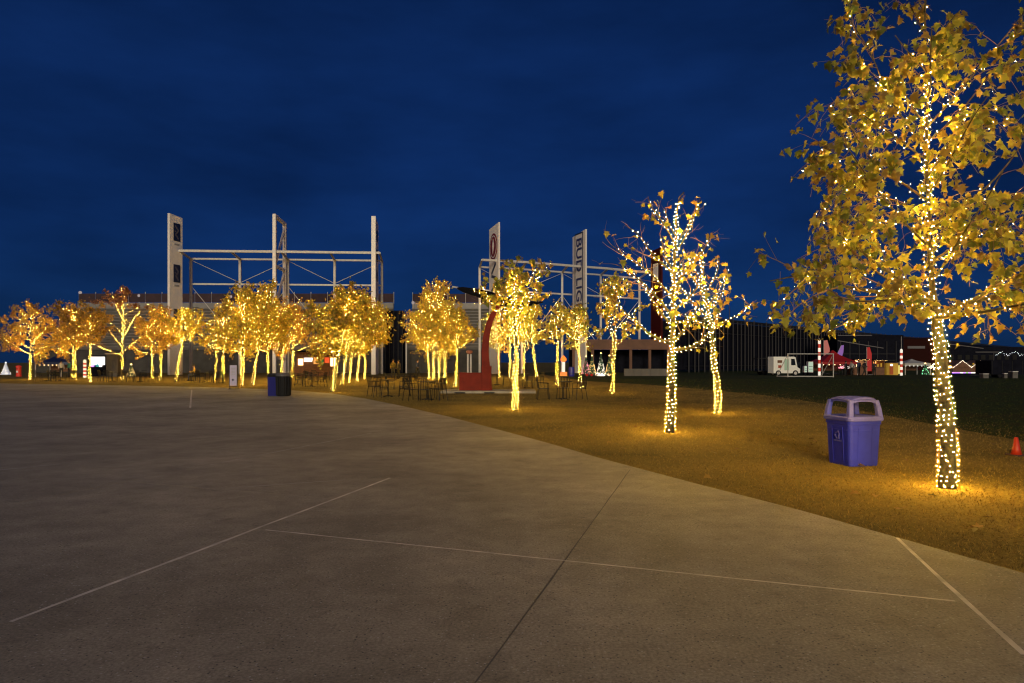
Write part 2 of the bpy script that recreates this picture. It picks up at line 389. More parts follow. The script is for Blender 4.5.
def resample(pts, step):
    pts = np.array(pts, float); seg = np.linalg.norm(np.diff(pts, axis=0), axis=1); s = np.r_[0, np.cumsum(seg)]
    n = max(3, int(s[-1] / step) + 1); t = np.linspace(0, s[-1], n)
    # smooth (Catmull-like) by interpolation on a cubic through chord length
    out = np.stack([np.interp(t, s, pts[:, k]) for k in range(3)], 1)
    if n > 5:
        for _ in range(2):
            out[1:-1] = (out[:-2] + 2 * out[1:-1] + out[2:]) / 4
    return out, t
def wind(pts, r0, r1, pitch, spacing, f0=0.0, f1=1.0, off=.008):
    """a wire wound round a branch: returns wire points, bulb points, bulb directions"""
    P, t = resample(pts, .02); L = t[-1]; a, b = f0 * L, f1 * L
    ph = rng.uniform(0, 6.28)
    Tn = np.gradient(P, axis=0); Tn /= np.linalg.norm(Tn, axis=1)[:, None] + 1e-9
    ref = np.array([.3, .9, .1]); U = ref - Tn * (Tn @ ref)[:, None]; U /= np.linalg.norm(U, axis=1)[:, None]; W = np.cross(Tn, U)
    rm = (r0 + r1) / 2 + off; wl_ = math.hypot(2 * math.pi * rm, pitch) * (b - a) / pitch
    nb = max(2, int(wl_ / spacing)); s = np.linspace(a, b, nb) + rng.normal(0, spacing * .06, nb)
    s = np.clip(s, a, b)
    def pos(s, extra):
        ang = ph + 2 * np.pi * s / pitch
        c = np.stack([np.interp(s, t, P[:, k]) for k in range(3)], 1); u = np.stack([np.interp(s, t, U[:, k]) for k in range(3)], 1); w = np.stack([np.interp(s, t, W[:, k]) for k in range(3)], 1)
        rad = r0 + (r1 - r0) * s / L + extra; dr = u * np.cos(ang)[:, None] + w * np.sin(ang)[:, None]
        return c + dr * rad[:, None], dr
    bp, bd = pos(s, off + .016); bp = bp + rng.normal(0, .006, bp.shape); bd = bd + rng.normal(0, .32, bd.shape)
    nw = max(4, int((b - a) / pitch * 9)); wp, _ = pos(np.linspace(a, b, nw), off)
    return wp, bp, bd

def grow(spec):
    """skeleton: trunk path, limbs, shoots, twigs.  each = (points, r0, r1, level)"""
    tr = [np.array(p, float) for p in spec['trunk']]; H = tr[-1][2]; z0 = spec['z0']; Rc = spec['R']
    T, t = resample(tr, .12); T[1:-1, :2] += np.cumsum(rng.normal(0, .006, (len(T) - 2, 2)), 0)
    r_at = lambda z: max(.012, spec['r'] * (1 - .88 * max(0, (z / H)) ** .9) * (1 - spec.get('shrink', 0) * min(1, max(0, (z - z0) / .5))))
    def trunk_pt(z):
        return np.array([np.interp(z, T[:, 2], T[:, 0]), np.interp(z, T[:, 2], T[:, 1]), z])
    br = []
    limbs = []
    for pl in spec.get('limbs', []):
        limbs.append(np.array(pl, float))
    n = spec.get('n', 14); az = rng.uniform(0, 6.28)
    for i in range(n):
        f = (i + .5) / n; z = z0 + (H - z0) * (f ** 1.05) * .9; p = trunk_pt(z)
        prof = math.sin(math.pi * min(1, .22 + .78 * (1 - f))) * .35 + .65 * (1 - f) ** .7 if spec.get('cone') else (1 - .82 * f ** 1.6) * (.75 + .25 * math.sin(math.pi * min(1, f * 2)))
        L = Rc * prof * rng.uniform(.8, 1.15); az += 2.4 + rng.normal(0, .25); el = R(spec.get('el0', 22) + 38 * f + rng.normal(0, 6))
        d = np.array([math.cos(az) * math.cos(el), math.sin(az) * math.cos(el), math.sin(el)]); pts = [p]; m = 7
        q = p.copy()
        for j in range(m):
            d = d + np.array([0, 0, spec.get('curl', .07)]) + rng.normal(0, .07, 3); d /= np.linalg.norm(d); q = q + d * L / m / max(.5, math.cos(el)); pts.append(q.copy())
        limbs.append(np.array(pts))
    for pts in limbs:
        P, s = resample(pts, .10); L = s[-1]; rr = min(r_at(P[0][2]) * .62, .010 + L * .016); br.append((P, rr, .006, 1))
        ns = max(2, int(L * spec.get('sub', 4.0)))
        for k in range(ns):
            f = rng.uniform(.22, 1.0); b = np.array([np.interp(f * L, s, P[:, c]) for c in range(3)])
            i = min(int(f * (len(P) - 1)), len(P) - 2); d0 = P[i + 1] - P[i]; d0 /= np.linalg.norm(d0) + 1e-9
            d = d0 + rng.normal(0, .62, 3) + np.array([0, 0, spec.get('subup', .12)]); d /= np.linalg.norm(d)
            l = L * rng.uniform(.22, .46) * (1.15 - .5 * f) + .10; q = b.copy(); pp = [q.copy()]
            for j in range(5):
                d = d + rng.normal(0, .16, 3) + np.array([0, 0, spec.get('droop', -.02)]); d /= np.linalg.norm(d); q = q + d * l / 5; pp.append(q.copy())
            pp = np.array(pp); br.append((pp, max(.0045, rr * .35), .003, 2))
            for w in range(spec.get('tw', 2)):
                g = rng.uniform(.3, 1); bb = np.array([np.interp(g * 5, range(6), pp[:, c]) for c in range(3)])
                d2 = d + rng.normal(0, .7, 3) + np.array([0, 0, spec.get('droop', -.02) * 3]); d2 /= np.linalg.norm(d2); l2 = l * rng.uniform(.35, .7)
                mid = bb + d2 * l2 * .5 + rng.normal(0, .02, 3); e = bb + d2 * l2 + np.array([0, 0, spec.get('droop', -.02) * 2 * l2])
                br.append((np.array([bb, mid, e]), .003, .0018, 3))
    return T, r_at, br

def make_tree(label, lab_lights, spec):
    base = spec['trunk'][0]; d = math.hypot(base[0], base[1])
    near = spec.get('near', False); mid = d < 24
    T, r_at, br = grow(spec)
    if near: br = [b for b in br if b[3] == 1 or (b[0][:, 2].min() > 1.78 and b[0][:, 0].min() > spec['xmin'] - .12)]
    t = thing('tree', label, 'tree', (base[0], base[1], -.012), group='trees wrapped in string lights')
    off = np.array([base[0], base[1], -.012]); loc = lambda P: [Vector(p - off) for p in P]
    mb = MB(); rad = [r_at(z) * (1 + .22 * math.exp(-max(z, 0) / .10)) for z in T[:, 2]]
    T0 = T.copy(); T0[0, 2] = -.06
    mb.tube(loc(T0), rad, 12 if near else 8); mb.build('trunk', M_bark, t, smooth=True)
    mb = MB(); mt = MB()
    for P, r0, r1, lv in br:
        if lv == 1: mb.tube(loc(P), np.linspace(r0, r1, len(P)), 6 if mid else 4)
        elif lv == 2 or mid: mt.tube(loc(P), np.linspace(r0, r1, len(P)) * (1 if mid else 1.6), 3, cap=False)
    mb.build('branches', M_bark, t, smooth=True)
    tag(mt.build('twigs', M_twig, t), kind='stuff')
    # leaves
    n = spec.get('leaves', 1200); zmin = spec.get('leaf_zmin', 0)
    cand = []
    for P, r0, r1, lv in br:
        if lv >= 2 or spec.get('leaf_limbs'):
            L = np.linalg.norm(np.diff(P, axis=0), axis=1).sum(); k = max(1, int(L / .03)); f = rng.uniform(.15 if lv > 1 else .5, 1.05, k) * (len(P) - 1)
            cand.append(np.stack([np.interp(f, range(len(P)), P[:, c]) for c in range(3)], 1))
    cand = np.concatenate(cand); cand = cand[cand[:, 2] > zmin]
    cand = cand[cand[:, 0] > spec.get('xmin', -999)]
    if spec.get('fill'):                                         # fuller crowns: fine twigs not modelled carry leaves too
        m = int(len(cand) * spec['fill']); extra = cand[rng.integers(0, len(cand), m)] + rng.normal(0, .13, (m, 3)); cand = np.concatenate([cand, extra])
    if n and len(cand):
        P = cand[rng.integers(0, len(cand), n)] + rng.normal(0, .045, (n, 3)) - off
        sz = rng.uniform(*spec.get('leaf', (.13, .21)), n); C = leaf_colors(n, spec.get('pal', PAL_GOLD)); Rm = leaf_rot(n, spec.get('ldroop', .5))
        if near:
            W = P + off; px = CX + W[:, 0] / W[:, 1] * F; py = HZ - (W[:, 2] - CAMH) / W[:, 1] * F
            vis = (px > 0) & (px < 1024) & (py > 0) & (py < 683); score = np.where(vis, sz / W[:, 1], 0); order = np.argsort(-score); big, rest = order[:300], order[300:]
            var = []
            for v in range(10):
                vv, ff, cc = leaf_mesh_arrays(np.zeros((1, 3)), np.ones(1), (LEAF_LOBED[0] * np.array([1, 1, rng.uniform(.4, 1.8)]) + rng.normal(0, .025, LEAF_LOBED[0].shape), LEAF_LOBED[1]), leaf_colors(1, spec['pal']), np.eye(3)[None])
                ob = np_mesh('leaf', vv, ff, M_leaf, t, cc); var.append(ob.data); bpy.data.objects.remove(ob)
            for i in big:
                o = bpy.data.objects.new('leaf', var[i % 10]); col.objects.link(o); o.parent = t
                M4 = Matrix([list(Rm[i][r]) + [0] for r in range(3)] + [[0, 0, 0, 1]])
                o.matrix_local = Matrix.Translation(P[i]) @ M4 @ Matrix.Scale(float(sz[i]), 4)
            P, sz, C, Rm = P[rest], sz[rest], C[rest], Rm[rest]
        V, Fa, CC = leaf_mesh_arrays(P, sz, LEAF_LOBED if mid else LEAF_SIMPLE, C, Rm)
        tag(np_mesh('crown', V, Fa, M_leaf, t, CC), kind='stuff')
    # string lights
    wires, BP, BD = [], [], []
    zs = T[:, 2]; top = spec.get('light_top', .93) * zs[-1]; k = zs <= top
    for pt, pi_, sp_ in ((T[k & (zs <= spec['z0'] + .15)], spec['pitch'], spec['space']), (T[k & (zs > spec['z0'] + .03)], spec.get('pitch2', spec['pitch']), spec.get('space2', spec['space']))):
        if len(pt) > 2:
            w, p, dd = wind(pt, r_at(pt[0][2]) * 1.02, r_at(pt[-1][2]), pi_, sp_); wires.append(w); BP.append(p); BD.append(dd)
    for P, r0, r1, lv in br:
        L = np.linalg.norm(np.diff(P, axis=0), axis=1).sum()
        if lv == 1 and L > .35:
            w, p, dd = wind(P, r0, r1, spec.get('lpitch', .085), spec.get('lspace', .07), 0.0, spec.get('lfrac', .85)); wires.append(w); BP.append(p); BD.append(dd)
        elif lv == 2 and L > .3 and rng.random() < spec.get('sublit', .25):
            w, p, dd = wind(P, r0, r1, .3, spec.get('subspace', .15), 0.0, .95); wires.append(w); BP.append(p); BD.append(dd)
    BPn = np.concatenate(BP) - off; BDn = np.concatenate(BD)
    V, Fa = bulbs_arrays(BPn, BDn, spec.get('br', .0085), OCT if mid else TET)
    if True:
        s = thing('string_lights', lab_lights, 'string lights', (base[0], base[1], -.012), group='string lights wound on the trees')
        tag(socket(np_mesh('bulbs', V, Fa, M_bulb, s), OCT if mid else TET, len(BPn)), kind='stuff')
        mb = MB()
        for w in wires: mb.tube([Vector(q - off) for q in (w if mid else w[::3])], .0028, 3, cap=False)
        tag(mb.build('wire', M_wire, s), kind='stuff')
    return len(BPn)

def PX(d0, pts):                                                # pixel polyline (px, py, depth offset) -> points round distance d0
    return [tuple(at(p[0], p[1], d0 + (p[2] if len(p) > 2 else 0))) for p in pts]
nb = 0
# near tree beside the bin
d0 = gd(487)
nb += make_tree('big near tree with lobed yellow leaves and lit trunk, right of the blue bin', 'warm lights wound round the big near tree right of the blue bin',
    dict(trunk=PX(d0, [(947, 487), (948, 450), (944, 400), (938, 340), (933, 300), (928, 240), (925, 170), (926, 100), (924, 30), (922, -30)]), r=.088, z0=2.0, R=1.55, n=18, near=True, shrink=.5, leaf_zmin=1.84, xmin=2.93,
         limbs=[PX(d0, [(934, 315), (900, 295, -.2), (850, 288, -.3), (805, 274, -.3), (770, 281, -.3)]), PX(d0, [(935, 318), (975, 300, .1), (1020, 268, .2), (1060, 240, .2)]),
                PX(d0, [(932, 298), (885, 270, .3), (840, 235, .4), (822, 222, .4)]), PX(d0, [(930, 262), (975, 235, -.4), (1030, 215, -.6)]), PX(d0, [(936, 318), (985, 312, -.8), (1045, 300, -1.2)]),
                PX(d0, [(933, 300), (890, 300, -.4), (860, 302, -.5), (840, 298, -.6)]), PX(d0, [(926, 150), (890, 100, .2), (870, 50, .2), (850, 20, .1)]), PX(d0, [(927, 200), (870, 160, -.2), (835, 100, -.2)]),
                PX(d0, [(925, 130), (965, 85, .2), (1015, 25, .1), (1040, -10, 0)])],
         leaves=3500, leaf=(.055, .122), pal=PAL_NEAR, el0=14, sub=6.5, tw=4, droop=-.10, subup=-.05, ldroop=.8, light_top=.80, lfrac=.55, sublit=.24, lpitch=.16, lspace=.07, pitch=.062, space=.05, br=.0050, pitch2=.075, space2=.055, subspace=.085))
d0 = gd(432)
nb += make_tree('sparse young tree with upswept lit branches, nearly bare, between the near tree and red sculpture', 'warm lights outlining the upswept bare branches of the sparse young tree',
    dict(trunk=PX(d0, [(670, 432), (671, 400), (672, 350), (674, 300), (677, 250), (680, 215), (684, 192)]), r=.085, z0=1.75, R=1.25, n=8, el0=28, curl=.10,
         limbs=[PX(d0, [(673, 345), (650, 335, .2), (628, 315, .3), (612, 300, .4)]), PX(d0, [(674, 318), (655, 295, -.2), (640, 280, -.3), (618, 265, -.4)]), PX(d0, [(675, 300), (650, 272, .1), (628, 258, .1), (612, 245, .1)]),
                PX(d0, [(675, 275), (650, 252, -.1), (640, 235, -.2), (625, 225, -.2)]), PX(d0, [(678, 250), (665, 225, .1), (650, 205, .1), (648, 196, .1)]), PX(d0, [(679, 240), (695, 215, 0), (700, 198, 0)]),
                PX(d0, [(673, 350), (695, 347, .2), (712, 330, .3), (722, 308, .4)]), PX(d0, [(675, 310), (695, 292, -.2), (705, 272, -.3)]), PX(d0, [(676, 285), (692, 262, .2), (705, 250, .2), (710, 235, .2)])],
         leaves=130, leaf=(.09, .15), pal=PAL_GREEN, sub=4.5, tw=1, sublit=.12, lfrac=.9, lpitch=.12, lspace=.07, pitch=.08, space=.07, light_top=.97, br=.0060))
d0 = gd(413)
nb += make_tree('leaning lit tree with a long bare branch reaching right, beside the open lawn', 'warm lights on the leaning tree with the branch reaching right',
    dict(trunk=PX(d0, [(718, 413), (717, 395), (714, 365), (711, 335), (707, 305), (702, 280), (700, 262), (703, 246)]), r=.085, z0=2.1, R=1.1, n=6, el0=26,
         limbs=[PX(d0, [(711, 332), (725, 322, -.1), (740, 314, -.2), (752, 303, -.3)]), PX(d0, [(709, 318), (690, 300, 0), (680, 285, 0)]), PX(d0, [(708, 310), (722, 295, .2), (727, 275, .2)]),
                PX(d0, [(705, 295), (718, 272, 0), (720, 258, 0)]), PX(d0, [(703, 285), (690, 262, .1), (683, 248, .1)]), PX(d0, [(711, 330), (695, 320, .3), (672, 322, .5)])],
         leaves=150, leaf=(.09, .16), pal=PAL_GREEN, sub=4.0, tw=1, sublit=.15, lfrac=.9, lpitch=.13, lspace=.08, pitch=.10, space=.085, br=.0066))
d0 = gd(409)
nb += make_tree('bright slender tree with straight lit trunk standing just right of the red sculpture', 'warm lights on the slender straight tree right of the red sculpture',
    dict(trunk=PX(d0, [(515, 409), (515, 380), (516, 345), (514, 310), (514, 285), (513, 262)]), r=.085, z0=2.1, R=1.05, n=13, el0=30, curl=.12,
         limbs=[PX(d0, [(515, 330), (500, 315, .1), (488, 300, .2), (482, 285, .2)]), PX(d0, [(515, 320), (530, 300, .1), (537, 285, .1), (540, 272, .1)]), PX(d0, [(514, 300), (528, 282, -.2), (534, 270, -.2)])],
         leaves=650, leaf=(.11, .17), pal=PAL_GREEN, xmin=-1.0, sub=4.5, sublit=.35, lfrac=.92, lpitch=.14, lspace=.085, pitch=.11, space=.10, br=.0068))

def T(px, py, top, hw, forky, lean, label, lights, **k):
    """a tree standing at ground pixel (px,py); top row, crown half width in pixels"""
    global nb
    d = gd(py); H = CAMH + (HZ - top) / F * d; b = G(px, py); dx = lean / F * d; zf = CAMH + (HZ - forky) / F * d
    tr = [(b.x, b.y, 0), (b.x + dx * .25, b.y, H * .25), (b.x + dx * .62, b.y, H * .55), (b.x + dx, b.y, H)]
    s = dict(trunk=tr, r=.085, z0=zf, R=1.25 * hw / F * d, n=16, el0=20, leaves=1500, leaf=(.13, .22), pal=PAL_GOLD, sub=3.6, tw=2, fill=.8, sublit=.7, br=.0078, lpitch=.24, lspace=.115, pitch=.15, space=.14, subspace=.16, light_top=.86, lfrac=.8)
    s.update(k); s["leaves"] = int(s["leaves"] * 1.9); nb += make_tree(label, lights, s)
W = 'warm lights '
T(612, 393, 282, 30, 347, 5, 'open lit tree on the grass in front of the low pavilion', W + 'on the open tree in front of the low pavilion', leaves=420, n=11, pal=PAL_GREEN, el0=30, curl=.12, lfrac=.92, fill=.2)
T(581, 388, 306, 20, 350, -6, 'small lit tree just right of the tree-side bistro table with two chairs', W + 'on the small tree just right of the bistro table', leaves=450, pal=PAL_GREEN)
T(557, 385, 303, 18, 348, 0, 'small lit tree directly behind the bistro table right of the red sculpture', W + 'on the small tree directly behind the bistro table', leaves=500, pal=PAL_GREEN)
T(537, 381, 298, 22, 346, -9, 'lit tree leaning left behind the slender straight tree', W + 'on the left-leaning tree behind the slender one', leaves=700, pal=PAL_GREEN)
T(524, 379, 300, 22, 350, 2, 'lit tree half hidden behind the slender tree on its right', W + 'on the tree half hidden right behind the slender tree', leaves=700, pal=PAL_GREEN)
T(510, 378.5, 304, 20, 352, 0, 'lit tree half hidden behind the slender tree on its left', W + 'on the tree half hidden left behind the slender tree', leaves=700)
T(499, 377.5, 308, 20, 352, 0, 'lit tree directly right of the red curved arm, far back', W + 'on the far tree right of the red curved arm', leaves=800, pal=PAL_GREEN)
# clump left of the sculpture
T(455, 386, 316, 20, 352, 4, 'rightmost and nearest lit tree of the clump left of the red sculpture', W + 'on the nearest tree of the clump left of the sculpture', leaves=1100)
T(445, 384, 304, 24, 354, 2, 'second lit tree from the right in the clump left of the sculpture', W + 'on the second tree from right in that sculpture-side clump', leaves=1300)
T(440, 382, 284, 32, 356, -2, 'tallest lit tree in the middle of the clump left of the sculpture', W + 'on the tallest middle tree of the sculpture-side clump', leaves=2000)
T(434, 379.7, 292, 30, 356, -2, 'second lit tree from the left in the clump left of the sculpture', W + 'on the second tree from left in the sculpture-side clump', leaves=1600)
T(429, 378.2, 300, 25, 356, -6, 'leftmost lit tree of the clump left of the red sculpture', W + 'on the leftmost tree of the sculpture-side clump', leaves=1600)
# row in the middle
T(332, 392, 286, 34, 356, 16, 'foremost lit tree of the middle row, trunk leaning right', W + 'on the foremost right-leaning tree of the middle row', leaves=2400, n=20)
T(342, 384, 296, 28, 358, 10, 'second lit tree back in the middle row', W + 'on the second tree back in the middle row', leaves=1700)
T(349, 382, 300, 26, 358, 8, 'third lit tree back in the middle row', W + 'on the third tree back in the middle row', leaves=1700)
T(357, 381, 298, 28, 358, 6, 'fourth lit tree back in the middle row', W + 'on the fourth tree back in the middle row', leaves=1900)
T(364, 379, 302, 27, 358, 4, 'rearmost and rightmost lit tree of the middle row', W + 'on the rearmost tree of the middle row', leaves=1900)
# group left of the bins
T(216, 380, 326, 14, 355, 0, 'thin small lit tree far behind the sandwich board, on its left', W + 'on the thin small tree left behind the sandwich board', leaves=200, fill=.2, sublit=.15)
T(223, 381, 300, 26, 357, 0, 'lit tree with low bare branch to the left, left of the sandwich board', W + 'on the tree with the low bare left branch', leaves=500, el0=12, n=16, lfrac=.95, fill=.2, sublit=.2)
T(242, 386, 290, 30, 356, 2, 'straight bright lit tree just right of the sandwich board', W + 'on the straight bright tree right of the sandwich board', leaves=1900, n=18)
T(252, 384, 292, 30, 352, 16, 'lit tree leaning right between sandwich board and dark bins', W + 'on the right-leaning tree between sandwich board and bins', leaves=1900)
T(269, 381, 294, 28, 354, -6, 'lit tree standing directly behind the dark bins', W + 'on the tree directly behind the dark bins', leaves=2000)
T(281, 379, 300, 27, 356, 2, 'second lit tree behind the bins, to their right', W + 'on the second tree behind the bins to their right', leaves=2000, pal=PAL_BROWN)
T(292, 378, 308, 26, 356, 2, 'rearmost lit tree of the clump right of the dark bins', W + 'on the rearmost tree of the clump by the bins', leaves=1900, pal=PAL_BROWN)
# far left row
T(30, 379.3, 304, 31, 357, 2, 'leftmost lit tree, with broad brown-gold crown', W + 'on the leftmost broad-crowned tree', leaves=2600, pal=PAL_BROWN, el0=8, n=18, lfrac=.72, sublit=.35)
T(74, 379, 306, 26, 356, 0, 'stout lit tree second from the left with brown crown', W + 'on the stout tree second from the left', leaves=2200, pal=PAL_BROWN, r=.15, lfrac=.7)
T(89.5, 381.6, 309, 24, 345, 1, 'tree third from the left, lit only along its straight trunk', W + 'on the straight trunk third from the left', leaves=1400, pal=PAL_BROWN, lfrac=.14, sublit=0, r=.09)
T(122, 379.6, 287, 25, 358, 2, 'bare lit tree with brown leaves only at its top, left of tall white pylon', W + 'outlining the bare tree with brown leafy top', leaves=650, leaf_zmin=6.3, pal=[(.20, .09, .06), (.17, .08, .05), (.24, .12, .08)], el0=30, n=14, curl=.04, lfrac=.92, sublit=.05, light_top=.82, fill=.3, lspace=.10, lpitch=.2, pitch=.18, space=.16)
T(152, 378, 308, 20, 356, 0, 'lit tree fifth from the left, standing behind its neighbour', W + 'on the tree fifth from the left', leaves=1500, pal=PAL_BROWN)
T(159.5, 380.3, 306, 20, 354, 3, 'lit tree sixth from the left, in front of its neighbour', W + 'on the tree sixth from the left', leaves=1500, pal=PAL_BROWN)
T(175.5, 382.2, 310, 22, 347, 12, 'lit tree leaning right under the tall white pylon', W + 'on the tree leaning right under the tall pylon', leaves=900, pal=PAL_GOLD, fill=.3, lfrac=.9)
print('bulbs', nb)
n_ = 110; fx = rng.uniform(1.5, 9, n_); fy = rng.uniform(5.5, 24, n_); kk = ~pt_in(PAVE, fx + .4, fy) ; fx, fy = fx[kk], fy[kk]; n_ = len(fx)
Rf = leaf_rot(n_, 0); Rf[:] = 0; th = rng.uniform(0, 6.28, n_); Rf[:, 0, 0] = np.cos(th); Rf[:, 1, 0] = np.sin(th); Rf[:, 0, 1] = -np.sin(th); Rf[:, 1, 1] = np.cos(th); Rf[:, 2, 2] = 1; Rf[:, 2, 0] = rng.normal(0, .2, n_)
V, Fa, CC = leaf_mesh_arrays(np.c_[fx, fy, np.full(n_, .012)], rng.uniform(.06, .11, n_), LEAF_LOBED, leaf_colors(n_, PAL_BROWN) * .6, Rf)
tag(np_mesh('fallen_leaves', V, Fa, M_leaf, None, CC), 'dry brown leaves scattered on the grass under the trees', 'leaves', kind='stuff')

# ------------------------------------------------------------------ text helper
def text_mesh(body, name, m, parent, origin, xdir, ydir, size, depth=.01):
    cu = bpy.data.curves.new('t', 'FONT'); cu.body = body; cu.size = size; cu.extrude = depth; cu.align_x = 'CENTER'; cu.align_y = 'CENTER'; cu.offset = size * .012
    o = bpy.data.objects.new('t', cu); col.objects.link(o); bpy.context.view_layer.update()
    me = bpy.data.meshes.new_from_object(o.evaluated_get(bpy.context.evaluated_depsgraph_get())); bpy.data.objects.remove(o)
    x, y = Vector(xdir).normalized(), Vector(ydir).normalized(); z = x.cross(y)
    me.transform(Matrix.Translation(origin) @ Matrix((x, y, z)).transposed().to_4x4())
    me.materials.clear(); me.materials.append(m); ob = bpy.data.objects.new(name, me); col.objects.link(ob); ob.parent = parent; return ob

# ------------------------------------------------------------------ pylons and truss
M_redsign = mat('red_sign', (.17, .012, .012), .5, var=.1); M_grey = mat('grey_print', (.35, .34, .36), .6)
def frame_axes(base, u):
    """local frame of a fin: u along its width (away from camera), n towards the visible face"""
    u = Vector((u[0], u[1], 0)).normalized(); return u
def pylon(name, label, cat, px, top, d, u, w, mats, face, thick=.45, open_=False):
    u = Vector((u[0], u[1], 0)).normalized(); n = Vector((u.y, -u.x, 0)) * face       # n points to the visible side
    x = (px - CX) / F * d; H = CAMH + (HZ - top) / F * d
    t = thing(name, label, cat, (x, d, 0)); slope = .10
    if not open_:
        p = [Vector((0, 0, 0)), u * w, u * w + Vector((0, 0, H - w * slope)), Vector((0, 0, H))]
        MB().extrude([q - n * thick for q in p], n * thick).build('body', mats, t)
    return t, u, n, H
P1, u, n, H1 = pylon('sign_pylon', 'tall white pylon with dark square emblems, left end of the steel frame', 'pylon', 169.5, 213, 80, (.30, 1), 2.0, M_white, 1, thick=.3)
for k, py in enumerate((233, 274, 318)):
    z = CAMH + (HZ - py) / F * 81.5; c = u * 1.08 + n * .02 + Vector((0, 0, z)); Mx = Matrix((u, n, Vector((0, 0, 1)))).transposed()
    e = MB().box(c, (1.0, .06, 2.1), M=Mx).build('emblem_panel', M_navy, P1)
    # pale figure inside the emblem
    mb = MB(); q = c + n * .045
    for (a, b, ww) in (((-.28, .75), (.24, .20), .18), ((.24, .20), (-.2, -.30), .16), ((-.2, -.30), (.24, -.80), .18), ((-.36, .1), (.1, -.1), .12)):
        mb.beam(q + u * a[0] + Vector((0, 0, a[1])), q + u * b[0] + Vector((0, 0, b[1])), .03, ww)
    mb.build('emblem', mat('emblem_dim', (.10, .09, .13), .6), e)
    mb = MB()
    for i in range(7): mb.box(c + u * (-.33 + i * .11) + Vector((0, 0, -1.45)), (.075, .02, .22), M=Mx)
    mb.build('caption', M_grey, P1)
# open lattice pylon
x2 = (274.5 - CX) / F * 81; H2 = CAMH + (HZ - 215) / F * 81
P2 = thing('lattice_pylon', 'open white lattice pylon in the middle of the left steel frame', 'pylon', (x2, 81, 0)); w2 = 3.6
MB().beam((0, 0, 0), (0, 0, H2), .38).build('post', M_white, P2); MB().beam((0, w2, 0), (0, w2, H2 - .3), .38).build('post', M_white, P2)
MB().beam((0, -.2, H2 - .06), (0, w2 + .2, H2 - .36), .34, .34).build('head_beam', M_white, P2)
zs = [H2 - .6, H2 - 6, H2 - 11, 2]
for i in range(3):
    MB().beam((0, .2, zs[i + 1]), (0, w2 - .2, zs[i] - .4), .22).build('diagonal', M_white, P2); MB().beam((0, .2, zs[i + 1]), (0, w2 - .2, zs[i + 1] - .1), .3).build('crossbar', M_white, P2)
P3, u, n, H3 = pylon('sign_pylon', 'tall white pylon seen edge-on at the right end of the left steel frame', 'pylon', 375.5, 216, 81.6, (-.10, 1), 3.6, M_white, 1, thick=.5)
mb = MB()
for py in (232, 250, 268): mb.lathe([(.01, -.02), (.8, -.02), (.8, .02), (.01, .02)], (0, 0, 0), 16)
Mr = Matrix((u, Vector((0, 0, 1)), n)).transposed()
for i, py in enumerate((236, 256, 276)):
    mb = MB().lathe([(.02, -.02), (.75, -.02), (.75, .03), (.02, .03)], k=18); mb.V = [tuple(Mr @ Vector(v) + u * 1.8 + n * .02 + Vector((0, 0, CAMH + (HZ - py) / F * 83.4))) for v in mb.V]; mb.build('emblem', M_navy, P3)
P4, u, n, H4 = pylon('sign_pylon', 'white pylon with a red oval emblem above the red sculpture', 'pylon', 498.5, 222, 85, (-.40, 1), 3.4, M_white, -1, thick=.2)
Mr = Matrix((u, Vector((0, 0, 1)), n)).transposed(); c = u * 1.75 + n * .02 + Vector((0, 0, CAMH + (HZ - 246.5) / F * 86.5))
def disc(r, sy, dz, name, m, par):
    mb = MB().lathe([(.02, -.02), (r, -.02), (r, .03), (.02, .03)], k=28); mb.V = [tuple(Mr @ Vector((v[0], v[1] * sy, v[2])) + c + n * dz) for v in mb.V]; return mb.build(name, m, par)
dsk = disc(1.35, 1.25, 0, 'emblem_disc', M_redsign, P4); disc(1.12, 1.27, .012, 'emblem_ring', M_white, dsk); disc(1.02, 1.27, .024, 'emblem_inner', M_redsign, dsk)
mb = MB(); z = Vector((0, 0, 1))
mb.extrude([c + n * .056 + q for q in (u * -.35 + z * .1, u * 0 + z * 1.0, u * .35 + z * .1, u * .1 - z * .95)], n * .02); mb.build('emblem_mark', M_white, dsk)
mb = MB()
for a, b in (((.9, -2.2), (2.4, -3.4)), ((.9, -4.0), (2.4, -3.7)), ((.9, -4.9), (2.4, -5.6)), ((1.0, -6.4), (2.4, -6.2))): mb.beam(c - u * 1.75 + n * .03 + u * a[0] + z * a[1], c - u * 1.75 + n * .03 + u * b[0] + z * b[1], .04, .34)
mb.build('script_mark', M_navy, P4)
P5, u, n, H5 = pylon('sign_pylon', 'white pylon lettered in blue top to bottom, right steel frame', 'pylon', 585.5, 229, 89.6, (-.36, 1), 4.0, M_white, -1, thick=.2)
zc = CAMH + (HZ - 281) / F * 91
for (s0, s1, a) in ((.75, .9, 0), (3.1, 3.25, 0)):
    MB().box(u * (s0 + s1) / 2 + n * .02 + Vector((0, 0, zc)), (.15, .05, 12.6), M=Matrix((u, n, Vector((0, 0, 1)))).transposed()).build('border_line', M_navy, P5)
MB().box(u * 2.0 + n * .02 + Vector((0, 0, zc + 6.4)), (2.5, .05, .16), M=Matrix((u, n, Vector((0, 0, 1)))).transposed()).build('border_line', M_navy, P5)
text_mesh('BUD LIGHT', 'lettering', mat('sign_blue', (.015, .03, .16), .5), P5, u * 2.0 + n * .03 + Vector((0, 0, zc)), (0, 0, -1), -u, 2.3, .02)
P6, u, n, H6 = pylon('sign_pylon', 'red pylon half hidden behind the sparse young tree', 'pylon', 661, 247, 97.7, (-.4, 1), 2.6, mat('dull_red', (.055, .007, .006), .7, spec=.1), -1, thick=.3)
